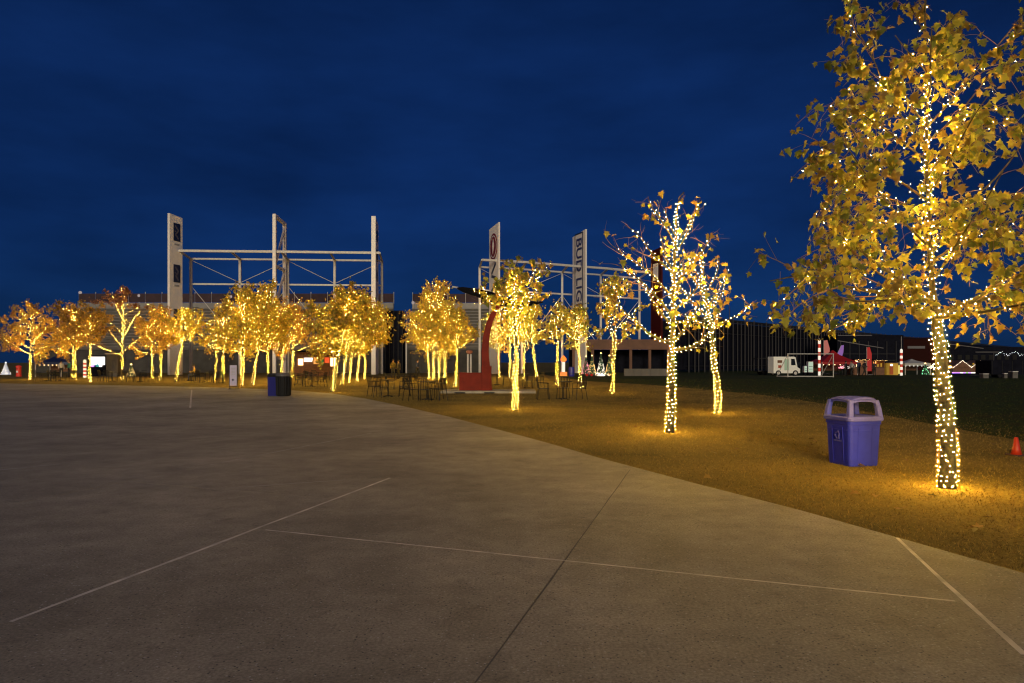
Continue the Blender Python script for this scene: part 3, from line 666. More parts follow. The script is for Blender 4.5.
MB().box(u * 1.3 + n * .03 + Vector((0, 0, CAMH + (HZ - 272) / F * 99)), (1.2, .06, 2.4), M=Matrix((u, n, Vector((0, 0, 1)))).transposed()).build('sign_panel', M_white, P6)

def truss(label, pts, ztop, zlow, depth):
    """pts: plan points of the front chord (x, y) with posts; tubes front and back"""
    t = thing('steel_frame', label, 'steel frame', (0, 0, 0))
    pts = [Vector((p[0], p[1], 0)) for p in pts]; off = Vector((-.12, 1, 0)).normalized() * depth
    for i, (a, b) in enumerate(zip(pts[:-1], pts[1:])):
        for z, o, r in ((ztop, Vector(), .27), (ztop - .35, off, .21), (zlow, off, .20)):
            MB().beam(a + o + Vector((0, 0, z)), b + o + Vector((0, 0, z)), r).build('chord', M_steel, t)
        d = [(a + off + Vector((0, 0, ztop - .5)), b + off + Vector((0, 0, zlow + .2))), (b + off + Vector((0, 0, ztop - .5)), a + off + Vector((0, 0, zlow + .2)))][i % 2]
        MB().tube(d, .035, 5).build('brace_rod', M_steel, t)
        d = [(a + off + Vector((0, 0, zlow - .2)), b + off + Vector((0, 0, 3.5))), (b + off + Vector((0, 0, zlow - .2)), a + off + Vector((0, 0, 3.5)))][i % 2]
        MB().tube(d, .035, 5).build('brace_rod', M_steel, t)
    for p in pts:
        MB().beam(p + off, p + off + Vector((0, 0, ztop - .35)), .27).build('post', M_steel, t); MB().beam(p + Vector((0, 0, ztop)), p + off + Vector((0, 0, ztop - .35)), .2).build('tie_beam', M_steel, t)
def plan(px, d): return ((px - CX) / F * d, d)
truss('white steel frame of tubes carrying the three left pylons', [plan(179, 80.6), plan(230.6, 81), plan(281, 81.3), plan(330, 81.8), plan(379.6, 82.2)], CAMH + (HZ - 251) / F * 80.8, CAMH + (HZ - 282.5) / F * 83, 4.0)
truss('white steel frame of tubes between the red emblem and lettered pylons', [plan(482, 85), plan(526, 87), plan(568, 90), plan(608, 93), plan(648, 97)], CAMH + (HZ - 261) / F * 86, CAMH + (HZ - 291) / F * 90, 4.0)

# ------------------------------------------------------------------ grandstand behind the trees
M_gs = mat('grandstand_concrete', (.12, .11, .10), .8, var=.2, scale=.6); M_bench = mat('bench_aluminium', (.22, .205, .195), .5, var=.12, scale=1.5)
M_fence = mat('windscreen', (.045, .022, .030), .8, var=.2, scale=1)
def grandstand(label, x0, x1, d, rows, zf):
    t = thing('grandstand', label, 'grandstand', ((x0 + x1) / 2, d, 0)); W_ = x1 - x0
    MB().box((0, .2, zf / 2), (W_, .4, zf)).build('front_wall', mat('front_wall', (.05, .045, .04), .8, var=.3, scale=.8), t)
    for r in range(rows):
        y = .4 + r * .7; z = zf + r * .5
        MB().box((0, y + .35, (z + .0) / 2), (W_, .7, z)).build('step', M_gs, t)
        MB().box((0, y + .25, z + .40), (W_, .28, .06)).build('bench', M_bench, t)
        MB().box((0, y + .42, z + .20), (W_, .05, .30)).build('bench_riser', M_gs, t)
    yb = .4 + rows * .7; zb = zf + rows * .5
    MB().box((0, yb + .3, (zb + .8) / 2), (W_, .5, zb + .8)).build('rear_wall', M_bench, t)
    n = int(W_ / 2.4)
    for i in range(n):
        MB().box((-W_ / 2 + (i + .5) * W_ / n, yb + .32, zb + 1.55), (W_ / n - .08, .05, 1.3)).build('windscreen_panel', M_fence, t)
    for i in range(n + 1):
        MB().tube([(-W_ / 2 + i * W_ / n, yb + .42, zb + .6), (-W_ / 2 + i * W_ / n, yb + .42, zb + 2.45)], .05, 5).build('fence_post', M_steel, t)
    for i in range(1, int(W_ / 9)):
        x = -W_ / 2 + i * 9; mb = MB()
        for r in range(rows): mb.box((x, (.4 + r * .7 + .3), zf + r * .5 + .50), (1.1, .68, .02))
        mb.build('aisle', M_dark, t)
    return t
grandstand('wide pale grandstand with rows of benches behind the left pylons', plan(62, 100)[0], plan(384, 96)[0], 94, 13, 3.2)
grandstand('narrower grandstand section right of the dark stair tower', plan(404, 96)[0], plan(500, 96)[0], 94.4, 13, 3.2)
st = thing('stair_tower', 'dark stair tower between the two grandstand sections', 'tower', plan(393.5, 91.5) + (0,))
MB().box((0, 1.4, 4.2), (2.3, 2.4, 8.4)).build('shaft', M_dark, st)
for i in range(5): MB().box((-1.15 + .575 * i, .16, 4.2), (.06, .06, 8.3)).build('mullion', M_blackmetal, st)
MB().beam((1.7, .1, 0), (1.7, .1, 4.4), .16).build('post', M_steel, st)
M_lamp = glow('lamp_dim', (1.0, .8, .75), .35)
for px, py, lab in ((80, 293, 'small round lamp on the rail above the second tree from left'), (139, 296, 'small round lamp on the rail right of the bare tree top'), (231, 297, 'small round lamp on the rail beside the left steel frame'), (413, 303, 'round lamp on the rail left of the tallest clump tree'), (453, 303, 'round lamp on the rail right of the tallest clump tree')):
    p = at(px, py, 103.9); l = thing('rail_lamp', lab, 'lamp', (p.x, p.y, 10.2), group='lamps on the grandstand rail'); h = p.z - 10.2
    MB().tube([(0, 0, -.6), (0, 0, h)], .06, 6).build('pole', M_steel, l); MB().lathe([(.05, -.2), (.2, -.1), (.24, .08), (.18, .24), (.05, .3)], (0, 0, h), 10).build('globe', M_lamp, l, smooth=True)

# ------------------------------------------------------------------ litter bins
def rsq(w, r, z, k=4, cx=0, cy=0):
    pts = []
    for q, (sx, sy) in enumerate(((1, 1), (-1, 1), (-1, -1), (1, -1))):
        for i in range(k + 1):
            a = math.pi / 2 * (q + i / k); pts.append((cx + sx * (w / 2 - r) + r * math.cos(a), cy + sy * (w / 2 - r) + r * math.sin(a), z))
    return pts
M_bin = mat('blue_plastic', (.036, .046, .52), .5, var=.10, scale=6, bump=.03, spec=.2); M_in = mat('bin_inside', (.01, .01, .015), .8); M_mark = mat('bin_mark', (.12, .12, .48), .6)
M_bind = mat('blue_plastic_pale', (.13, .135, .56), .45, var=.08, spec=.3)  # paler blue for the collar and hood
bp = G(851, 466); bn = thing('recycling_bin', 'blue plastic recycling bin with open hood standing on the dormant grass', 'bin', (bp.x + .17, bp.y + .28, -.012), R(12.2))
MB().loft([rsq(.475, .05, 0), rsq(.485, .05, .02), rsq(.535, .055, .60), rsq(.555, .055, .605), rsq(.56, .055, .66)]).build('body', M_bin, bn, smooth=False, bevel=.0)
for s in (-1, 1):                                             # moulded corner ribs and panels
    for ax in (0, 1):
        for o in (-.115, .115):
            mb = MB(); f = lambda w, z, sgn=s, a=ax, oo=o: ((oo, sgn * w / 2, z) if a else (sgn * w / 2, oo, z))
            mb.beam(f(.478, .04), f(.533, .56), .018, .012); mb.build('rib', M_bin, bn)
        mb = MB(); z0_, z1_ = .46, .575
        a_ = (0, s * (.525 / 2 + .004), .52) if ax else (s * (.525 / 2 + .004), 0, .52)
        mb.box(a_, (.40 if ax else .012, .012 if ax else .40, .012)); mb.build('rib', M_bin, bn)
MB().loft([rsq(.585, .06, .655), rsq(.60, .06, .665), rsq(.605, .06, .70), rsq(.585, .06, .72), rsq(.56, .05, .725)]).build('collar', M_bind, bn, bevel=.0)
hood = empty('hood'); hood.parent = bn
def arch(w, z, n=9, sag=.05): return None
for sx in (-1, 1):
    for sy in (-1, 1):
        MB().loft([rsq(.085, .02, .70, 3, sx * .245, sy * .245), rsq(.075, .02, .84, 3, sx * .232, sy * .232), rsq(.07, .02, .955, 3, sx * .212, sy * .212)]).build('corner_post', M_bind, hood, smooth=False)
for s in (-1, 1):
    for ax in (0, 1):
        top, bot = [], []; nseg = 10
        for i in range(nseg + 1):
            q = -.19 + .38 * i / nseg; e = (q / .19); top.append((q, .968 + .030 * (1 - e * e))); bot.append((q, .905 + .030 * (1 - e ** 4)))
        poly = [(q, z) for q, z in bot] + [(q, z) for q, z in reversed(top)]; y0 = s * .247 if True else 0
        P3d = [((q, s * (.262 - (z - .70) * .12), z) if ax else (s * (.262 - (z - .70) * .12), q, z)) for q, z in poly]
        MB().extrude(P3d, (0, -s * .025, 0) if ax else (-s * .025, 0, 0)).build('lintel', M_bind, hood)
gx = 9; vs = []
for i in range(gx):
    for j in range(gx):
        a, b = -1 + 2 * i / (gx - 1), -1 + 2 * j / (gx - 1); vs.append((a * .245, b * .245, .965 + .045 * max(0, 1 - .55 * (a * a + b * b)) - (.018 if max(abs(a), abs(b)) > .99 else 0)))
mb = MB(); mb.add(vs, [(i * gx + j, (i + 1) * gx + j, (i + 1) * gx + j + 1, i * gx + j + 1) for i in range(gx - 1) for j in range(gx - 1)]); mb.build('dome', M_bind, hood, smooth=True)
MB().loft([rsq(.50, .05, .66), rsq(.50, .05, .695)]).build('liner', M_in, bn)
mb = MB()                                                     # recycling arrows on the left side
for i in range(3):
    a = 2 * math.pi * i / 3 + .5; a2 = a + 1.5; q0 = (math.cos(a) * .05, math.sin(a) * .055); q1 = (math.cos(a2) * .05, math.sin(a2) * .055)
    mb.beam((-.2655, q0[0], .44 + q0[1]), (-.2655, q1[0], .44 + q1[1]), .018, .012); mb.box((-.2655, q1[0], .44 + q1[1]), (.012, .03, .03))
for i in range(5): mb.box((-.260, -.07 + i * .035, .355), (.01, .022, .02))
mb.build('recycling_mark', M_mark, bn)

def round_bin(label, px, py, r, h, m, rim):
    p = G(px, py); t = thing('litter_bin', label, 'bin', (p.x, p.y + r, 0))
    MB().lathe([(r * .88, 0), (r * .9, .03), (r, h * .86)], k=16).build('body', m, t)
    for i in range(16):
        a = 2 * math.pi * (i + .5) / 16; MB().beam((r * .92 * math.cos(a), r * .92 * math.sin(a), .04), (r * 1.0 * math.cos(a), r * 1.0 * math.sin(a), h * .84), .05, .02).build('slat', m, t)
    MB().lathe([(r * 1.03, h * .86), (r * 1.04, h * .93), (r * .9, h), (r * .55, h), (r * .5, h * .9)], k=20).build('lid', rim, t)
M_blkp = mat('black_plastic', (.006, .006, .008), .6, var=.1, spec=.2); M_rim = mat('bin_rim', (.09, .085, .09), .5)
round_bin('black slatted litter bin with grey rim, right one of the pair on the plaza', 281, 396.4, .32, 1.02, M_blkp, M_rim)
bq = G(271, 396); t = thing('litter_bin', 'dark blue square litter bin, left one of the pair on the plaza', 'bin', (bq.x - .02, bq.y + .3, 0), R(20))
MB().loft([rsq(.42, .04, 0), rsq(.48, .04, .84)]).build('body', mat('blue_bin_dark', (.010, .011, .17), .5, spec=.2), t); MB().loft([rsq(.50, .04, .84), rsq(.51, .04, .92), rsq(.42, .04, 1.0)]).build('lid', M_blkp, t)
for s in (-.1, .1): MB().beam((s, -.222, .05), (s, -.24, .8), .02, .015).build('rib', mat('blue_bin_dark', (0, 0, 0)), t)
MB().box((0, -.25, .955), (.26, .03, .06)).build('slot', M_in, t)

# sandwich board
sp = G(233, 389.3); sb = thing('sandwich_board', 'narrow upright pavement sign with lavender panel left of the bins', 'sign', (sp.x, sp.y, 0), R(4))
M_lav = mat('lavender_panel', (.42, .38, .56), .5, var=.05)
for sx in (-.21, .21): MB().beam((sx, 0, 0), (sx, .06, 1.36), .035, .035).build('post', M_blackmetal, sb)
MB().box((0, .03, 1.345), (.40, .04, .03)).build('top_rail', M_blackmetal, sb); MB().box((0, .0, .16), (.40, .04, .03)).build('bottom_rail', M_blackmetal, sb)
MB().box((0, .03, .76), (.37, .03, 1.12)).build('panel', M_lav, sb); MB().box((0, .10, .02), (.5, .45, .03)).build('foot_plate', M_blackmetal, sb)
MB().box((-.02, .008, .52), (.10, .012, .10)).build('printed_mark', M_navy, sb)
mb = MB()
for i in range(5): mb.box((0, .008, 1.15 - i * .08), (.24 - .03 * (i % 2), .010, .025))
mb.build('printed_lines', M_grey, sb)

# traffic cone
cp = G(1016.5, 455); cn = thing('traffic_cone', 'small orange traffic cone on the grass at the right edge', 'cone', (cp.x, cp.y, -.012))
M_org = mat('cone_orange', (.50, .035, .010), .45, emit=None)
MB().loft([rsq(.23, .02, 0), rsq(.225, .02, .022)]).build('foot', mat('cone_foot', (.06, .02, .015), .6), cn)
MB().lathe([(.08, .02), (.056, .12), (.026, .295), (.016, .30)], k=18).build('cone_body', M_org, cn, smooth=True)

# ------------------------------------------------------------------ red sculpture
M_red = mat('red_steel', (.19, .017, .006), .6, var=.18, scale=3, spec=.15); M_blk = mat('black_steel', (.006, .006, .008), .7, spec=.05)
so = G(478, 393); sc_ = thing('sculpture', 'red steel sculpture with curved arm carrying a black pointed beam', 'sculpture', (so.x, so.y + .6, 0)); d_s = so.y
def sl(px, py, dy=0): p = at(px, py, d_s + .6); return Vector((p.x - so.x, dy, p.z))
MB().extrude([sl(459, 391), sl(492, 392), sl(491, 373), sl(459, 372.5)], (0, 1.0, 0)).build('base', M_red, sc_, bevel=.02)
MB().extrude([sl(482, 391.5, -.15), sl(490.5, 392, -.15), sl(491.5, 366, -.15), sl(481.5, 366, -.15)], (0, .55, 0)).build('foot_block', M_red, sc_, bevel=.02)
arm = [(486, 368, .20), (485, 352, .17), (486, 338, .16), (489, 324, .15), (494, 312, .14), (501, 302, .12)]
MB().loft([[(sl(a, b).x + s[0] * w, .1 + s[1] * w, sl(a, b).z) for s in ((-1, -1), (1, -1), (1, 1), (-1, 1))] for a, b, w in arm]).build('arm', M_red, sc_)
bm_ = [(457, 288, .04), (463, 289.5, .13), (478, 293, .20), (492, 297, .25), (501, 301, .24), (516, 303.5, .17), (530, 303.5, .11), (543, 302, .03)]
MB().loft([[(sl(a, b).x, .1 + s[0] * w * .8, sl(a, b).z + s[1] * w) for s in ((-1, -1), (1, -1), (1, 1), (-1, 1))] for a, b, w in bm_]).build('beam', M_blk, sc_)
MB().tube([sl(452, 286.4, .1), sl(458, 287.4, .1)], .04, 6).build('tip', M_steel, sc_)
for px in (467.5, 470.5): MB().tube([sl(px, 373, .3), sl(px, 354, .3)], .05, 6).build('lamp_post', M_steel, sc_)
MB().lathe([(.05, 0), (.16, .06), (.16, .16), (.05, .2)], tuple(sl(469, 354, .3)), 10).build('lamp_head', mat('copper', (.4, .12, .05), .5), sc_)
MB().box((.5, .3, .03), (4.6, 2.2, .14)).build('plinth', M_conc, sc_)
for px in (461, 490): MB().box((sl(px, 394).x, -.82, .02), (.5, .04, .06)).build('plinth_slot', M_in, sc_)

# ------------------------------------------------------------------ bistro tables and chairs
def make_table(label, loc, rz):
    t = thing('bistro_table', label, 'table', loc, rz, 'bistro tables under the lit trees')
    MB().lathe([(.02, .715), (.38, .715), (.385, .73), (.38, .745), (.02, .745)], k=20).build('table_top', M_blackmetal, t)
    MB().tube([(0, 0, .03), (0, 0, .715)], .03, 8).build('pedestal', M_blackmetal, t)
    for i in range(4):
        a = math.pi / 2 * i + .78; MB().beam((0, 0, .06), (.27 * math.cos(a), .27 * math.sin(a), .015), .03, .03).build('foot', M_blackmetal, t)
    return t
def make_chair(label, loc, rz):
    t = thing('bistro_chair', label, 'chair', loc, rz, 'bistro chairs under the lit trees')
    sd = MB().box((0, 0, .445), (.43, .42, .02)); sd.build('seat', M_blackmetal, t)
    for sx in (-1, 1):
        MB().tube([(sx * .19, -.19, .44), (sx * .21, -.23, 0)], .014, 5).build('leg', M_blackmetal, t)
        MB().tube([(sx * .19, .19, .44), (sx * .21, .26, 0)], .014, 5).build('leg', M_blackmetal, t)
        MB().tube([(sx * .205, -.20, .44), (sx * .215, -.19, .66), (sx * .21, .2, .68)], .013, 5).build('armrest', M_blackmetal, t)
    b = MB(); b.tube([(-.20, .19, .44), (-.205, .25, .80), (-.16, .27, .88), (.16, .27, .88), (.205, .25, .80), (.20, .19, .44)], .014, 5); b.build('back_frame', M_blackmetal, t)
    for i in range(5): MB().beam((-.13 + i * .065, .20, .46), (-.13 + i * .065, .262, .87), .03, .008).build('back_slat', M_blackmetal, t)
    return t
tab0 = make_table('x', (0, 0, 0), 0); ch0 = make_chair('x', (0, 0, 0), 0); tk, ck = children(tab0), children(ch0); used = [0, 0]
def place(o, kids, k, label, loc, rz):
    c = o if not used[k] else copy_tree(o, None, kids); used[k] = 1; c.location = loc; c.rotation_euler = (0, 0, rz); c['label'] = label
SETS = [(427, 399.8, (200, 265, 330, 80), 'dark bistro table nearest the camera left of the red sculpture', 'nearest table left of the red sculpture'),
        (388, 396.5, (160, 250, 20), 'dark bistro table right of the foremost middle-row tree', 'table right of the foremost middle-row tree'),
        (563, 399.4, (175, 5, 90), 'dark bistro table between the slender tree and open grass', 'table right of the slender straight tree'),
        (403, 389, (190, 300, 60), 'dark bistro table near the two standing people', 'table near the two standing people'),
        (527, 387.8, (150, 20, 270), 'dark bistro table behind the slender straight tree', 'table behind the slender straight tree'),
        (497, 385, (170, 350), 'dark bistro table just right of the sculpture base', 'table just right of the sculpture base'),
        (311, 386.4, (180, 0, 270), 'dark bistro table left of the foremost middle-row tree', 'table left of the foremost middle-row tree'),
        (297, 384.3, (190, 80, 330), 'dark bistro table just right of the black bin', 'table just right of the black bin'),
        (318, 381.5, (180, 10, 260), 'dark bistro table in front of the lit concession stand', 'table before the lit concession stand'),
        (222, 383.2, (170, 290, 30), 'dark bistro table left of the sandwich board', 'table left of the sandwich board'),
        (205, 382.2, (180, 0, 270), 'dark bistro table beside the right-leaning pylon tree', 'table beside the right-leaning pylon tree'),
        (190, 380.8, (200, 340), 'dark bistro table where a person in yellow sits', 'table of the seated person in yellow'),
        (140, 381.8, (180, 0, 270, 90), 'dark bistro table right of the bare lit tree', 'table right of the bare lit tree'),
        (112, 381.4, (180, 0, 270), 'dark bistro table left of the bare lit tree', 'table left of the bare lit tree'),
        (60, 381, (180, 0, 270), 'dark bistro table left of the stout second tree', 'table left of the stout second tree'),
        (48, 380.6, (200, 350, 90), 'dark bistro table right of the leftmost tree', 'table right of the leftmost tree')]
for px, py, angs, lt, lc in SETS:
    p = G(px, py); p.z = -.012; place(tab0, tk, 0, lt, p, random.uniform(0, 1))
    for a in angs:
        a = R(a + random.uniform(-12, 12)); r = random.uniform(.62, .80); q = p + Vector((math.cos(a) * r, math.sin(a) * r, 0)); s_ = ('right', 'rear right', 'rear', 'rear left', 'left', 'front left', 'front', 'front right')[int(((a / (2 * math.pi) * 8) + .5) % 8)]
        place(ch0, ck, 1, 'dark chair, %s of the %s' % (s_, lc), q, a - math.pi / 2 + R(random.uniform(-15, 15)))

# ------------------------------------------------------------------ low pavilion and dark stands on the right
M_fascia = mat('fascia', (.14, .065, .038), .7, var=.2, scale=1)
pv = thing('pavilion', 'low dark pavilion with brown fascia behind the lit cone trees', 'building', plan(621, 92) + (0,)); pw = 13.4
MB().box((0, 0, 3.85), (pw, 1.0, 1.35)).build('fascia', M_fascia, pv); MB().box((0, 4, 1.6), (pw, .3, 3.2)).build('rear_wall', M_dark, pv); MB().box((0, 2.2, 4.45), (pw, 4.2, .2)).build('roof', M_dark, pv)
for i in range(6): MB().box((-pw / 2 + .3 + i * (pw - .6) / 5, -.1, 1.59), (.35, .35, 3.18)).build('column', M_fascia, pv)
lw = thing('low_wall', 'low whitish wall along the lawn in front of the pavilion', 'wall', plan(646, 74) + (0,))
for i in range(5): MB().box((-1.9 + i * .95, 0, .38), (.93, .3, .78)).build('wall_panel', M_gs, lw)
# long dark grandstand receding to the right
A = Vector((26, 99, 0)); B = Vector((255, 336, 0)); dr = (B - A).normalized(); Ln = (B - A).length; nn = Vector((-dr.y, dr.x, 0))
ls = thing('grandstand', 'long dark grandstand with pale upright poles receding to the right', 'grandstand', A, math.atan2(dr.y, dr.x))
M_pole = mat('pale_pole', (.06, .058, .062), .6, spec=.1)
MB().box((Ln / 2, 3, 4.0), (Ln, 4, 7.4)).build('screen_wall', M_dark, ls); MB().box((Ln / 2, .9, 8.0), (Ln, .5, .5)).build('top_beam', M_blackmetal, ls)
for i in (0, 6): MB().box((Ln / 2, .92 - .02 * i, .9 + i * .85), (Ln, .08, .09)).build('rail', M_blackmetal, ls)
x = .3; i = 0
while x < 150:
    MB().box((x, .55, 4.0 + .2 * (i % 3 == 0)), (.10 if i % 3 else .18, .12, 8.0 + .5 * (i % 3 == 0))).build('pole', M_pole, ls); x += random.uniform(1.0, 1.9); i += 1
for k in range(3):
    ms = at((700, 728, 770)[k], 0, 1); mx = (6, 16, 36)[k]; MB().tube([(mx, 2, 8), (mx, 2, 10.6)], .06, 5).build('mast', M_pole, ls)
M_dkred = mat('dark_red_panel', (.026, .006, .005), .7, spec=.05); M_strip = mat('pale_strip', (.14, .13, .14), .6)
tw = thing('stand_building', 'dark stepped building with pale sloping edge behind the red tent', 'building', plan(872, 118) + (0,))
MB().box((0, 3, 3.1), (11.5, 5, 6.2)).build('mass', M_dark, tw); MB().beam((-5.7, .38, 5.2), (2.2, .38, 3.9), .1, .12).build('sloping_edge', M_strip, tw)
MB().beam((-5.7, .38, 6.1), (.2, .38, 6.1), .1, .1).build('roof_edge', M_strip, tw)
for i in range(7): MB().box((-5.2 + i * 1.6, .4, 2.6), (.09, .1, 5.0)).build('mullion', M_pole, tw)
for z in (2.9, 1.8): MB().box((-.6, .38, z), (9.6, .08, .07)).build('rail', M_pole, tw)
rb = thing('stand_building', 'dark reddish block with a pale sign strip right of the poles', 'building', plan(921, 125) + (0,))
MB().box((0, 3, 3), (7.5, 5, 6)).build('mass', M_dkred, rb); MB().box((-.6, .42, 4.2), (3.2, .12, .45)).build('sign_strip', M_strip, rb); MB().box((0, .42, 5.8), (7.5, .1, .1)).build('roof_edge', M_dark, rb)
cb = thing('stand_building', 'dark building with thin pale roof edges behind the cottage stalls', 'building', plan(985, 130) + (0,))
MB().box((0, 3, 2.2), (17, 5, 4.4)).build('mass', M_dark, cb); MB().beam((-7, .38, 5.0), (0, .38, 4.1), .1, .12).build('roof_edge', M_strip, cb); MB().box((1, .38, 3.4), (5, .1, .12)).build('canopy_edge', M_strip, cb)
for i in range(9): MB().box((-6 + i * 1.5, .42, 2.4), (.8, .06, .9)).build('window', M_blackmetal, cb)

# ------------------------------------------------------------------ Christmas market
def em(n, c, s): return glow(n, c, s)
E_warm = em('stall_warm', (1.0, .60, .28), 5.0); E_white = em('stall_white', (1.0, .95, .85), 2.2); E_orange = em('stall_orange', (1.0, .34, .08), 2.6); E_purple = em('stall_purple', (.45, .2, 1.0), 2.5); E_red = em('stall_red', (1.0, .05, .03), .4)
E_spark = em('fairy_white', (1.0, .85, .65), 7.0); E_gold = em('fairy_gold', (1.0, .6, .2), 7.0); E_green = em('fairy_green', (.3, 1.0, .45), 5.0); E_pink = em('fairy_pink', (1.0, .3, .35), 6.0)
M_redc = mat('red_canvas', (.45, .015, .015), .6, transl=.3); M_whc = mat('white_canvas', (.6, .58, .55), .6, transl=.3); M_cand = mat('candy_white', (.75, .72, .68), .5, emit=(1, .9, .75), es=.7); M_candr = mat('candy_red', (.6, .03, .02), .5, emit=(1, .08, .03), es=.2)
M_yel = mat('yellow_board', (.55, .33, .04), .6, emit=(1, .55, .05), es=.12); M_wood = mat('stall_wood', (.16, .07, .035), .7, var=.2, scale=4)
def sparks(name, P, m, parent, r=.03):
    P = np.array(P, float); V, Fa = bulbs_arrays(P, rng.normal(size=P.shape), r, TET); return tag(np_mesh(name, V, Fa, m, parent), kind='stuff')
def candy(label, px, py, top, loc_d=None):
    p = G(px, py); t = thing('candy_pole', label, 'pole', p); H = (py - top) / F * p.y; n = 9
    for i in range(n):
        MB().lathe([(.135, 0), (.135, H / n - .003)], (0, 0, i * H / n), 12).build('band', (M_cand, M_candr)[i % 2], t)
    MB().lathe([(.135, 0), (.08, .1), (.02, .14)], (0, 0, H), 12).build('finial', M_cand, t); return t, H
candy('tall red and white striped pole left of the red tent', 819.5, 375.5, 340)
cpole, Hc = candy('red and white striped pole with thin mast right of yellow booth', 901.5, 375.5, 350); MB().tube([(0, 0, Hc + .1), (0, 0, Hc + 1.5)], .02, 5).build('mast', M_steel, cpole)
def tent(name, label, px, py, w, dep, eave, peak, m, lit=None):
    p = G(px, py); t = thing(name, label, 'tent', (p.x, p.y + dep / 2, 0))
    for sx in (-1, 1):
        for sy in (-1, 1): MB().tube([(sx * w / 2, sy * dep / 2, 0), (sx * w / 2, sy * dep / 2, eave)], .04, 6).build('post', M_steel, t)
    rings = []
    for f, z in ((1.02, eave - .28), (1.02, eave), (.62, eave + (peak - eave) * .30), (.28, eave + (peak - eave) * .62), (.03, peak)): rings.append([(sx * w / 2 * f, sy * dep / 2 * f, z) for sx, sy in ((-1, -1), (1, -1), (1, 1), (-1, 1))])
    MB().loft(rings[1:]).build('canopy', m, t)
    for sx, sy, ww, dd in ((0, -1, w, .03), (0, 1, w, .03), (-1, 0, .03, dep), (1, 0, .03, dep)): MB().box((sx * w / 2 * 1.02, sy * dep / 2 * 1.02, eave - .14), (ww, dd, .28)).build('valance', m, t)
    if lit:
        MB().box((0, dep / 2 - .1, .95), (w * .9, .06, .9)).build('counter_back', M_wood, t); mb = MB()
        for i in range(6): mb.lathe([(.03, 0), (.06, .05), (.03, .12)], (-w * .4 + i * w * .16, -dep * .35, eave - .35), 6)
        mb.build('hanging_lamps', lit, t)
    return t
tent('market_tent', 'large peaked red tent in the market beyond the lawn', 840, 375.3, 4.0, 3.5, 1.5, 2.85, M_redc, E_warm)
tent('market_tent', 'white peaked tent right of the second striped pole', 918, 375, 2.9, 2.6, 1.35, 1.85, M_whc, E_white)
# feather banners
def banner(label, px, py, top, wpx, m, lean=0, foot=True):
    p = G(px, py); t = thing('banner', label, 'banner', p); k = p.y / F; H = (py - top) * k; w = wpx * k
    MB().tube([(-w / 2, 0, 0), (-w / 2 + lean * .2, 0, H * .5), (-w / 2 + lean, 0, H)], .025, 5).build('pole', M_steel, t)
    poly = [(-w / 2, .03, .45), (w / 2, .03, .45), (w / 2 + lean * .7, .03, H * .75), (lean + w * .1, .03, H), (-w / 2 + lean, .03, H * .98), (-w / 2 + lean * .3, .03, H * .6)]
    MB().extrude(poly, (0, .03, 0)).build('flag', m, t); MB().box((0, .02, .05), (.5, .5, .1)).build('foot', M_rim, t)
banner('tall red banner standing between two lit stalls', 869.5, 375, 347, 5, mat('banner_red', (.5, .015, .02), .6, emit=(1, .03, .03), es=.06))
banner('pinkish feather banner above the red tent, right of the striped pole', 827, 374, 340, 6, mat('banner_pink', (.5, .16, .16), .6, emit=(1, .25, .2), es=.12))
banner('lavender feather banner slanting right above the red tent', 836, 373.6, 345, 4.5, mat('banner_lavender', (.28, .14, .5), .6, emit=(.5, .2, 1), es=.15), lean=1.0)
# stalls
def stall(label, px, py, wpx, H, wall, lit, roof, gable=False, d=None, litz=(.45, .85)):
    p = G(px, py); w = wpx / F * p.y; t = thing('market_stall', label, 'stall', (p.x, p.y, 0)); dep = 1.8
    MB().box((0, dep, H / 2), (w, .08, H)).build('rear_wall', wall, t)
    for s in (-1, 1): MB().box((s * (w / 2 - .04), dep / 2, H / 2), (.08, dep - .1, H)).build('side_wall', wall, t)
    MB().box((0, .05, .45), (w - .18, .08, .9)).build('counter_front', wall, t); MB().box((0, .0, .92), (w, .3, .05)).build('counter_top', M_wood, t)
    MB().box((0, dep - .08, (litz[0] + litz[1]) / 2 * H + .15), (w * .86, .04, (litz[1] - litz[0]) * H)).build('lit_shelf_panel', lit, t)
    k = int(w / .35)
    for i in range(k):                                       # goods in front of the lit panel
        h = random.uniform(.12, .42); MB().box((-w * .42 + (i + .5) * w * .84 / k, .25, .95 + h / 2), (.16, .16, h)).build('goods', random.choice([M_wood, M_redc, M_yel, M_blackmetal]), t)
    if gable:
        for s in (-.25, .25):
            g = [(s * w - w * .26, -.1, H), (s * w + w * .26, -.1, H), (s * w, -.1, H + w * .20)]
            MB().extrude(g, (0, dep + .2, 0)).build('gable', M_wood, t); mb = []
            for a, b in ((0, 2), (2, 1)):
                for f in np.linspace(0, 1, 14): q = Vector(g[a]).lerp(Vector(g[b]), f); mb.append((q.x, q.y - .05, q.z))
            sparks('roof_lights', mb, E_spark, t, .035)
    else:
        MB().box((0, dep / 2 - .15, H + .05), (w + .2, dep + .5, .10)).build('roof', roof, t)
        sparks('eave_lights', [(x_, -.42, H - .02 + .04 * math.sin(x_ * 9)) for x_ in np.linspace(-w / 2, w / 2, int(w / .14))], E_gold, t, .03)
    return t
stall('stall with warm lit shelves left of the red banner', 861, 375, 14, 1.75, M_wood, E_warm, M_dark)
stall('stall with bright orange shelves right of the red banner', 879, 375, 12, 1.70, M_wood, E_orange, M_dark)
yb = G(892.5, 375); t = thing('ticket_booth', 'yellow booth with red door left of the second striped pole', 'booth', (yb.x, yb.y, 0))
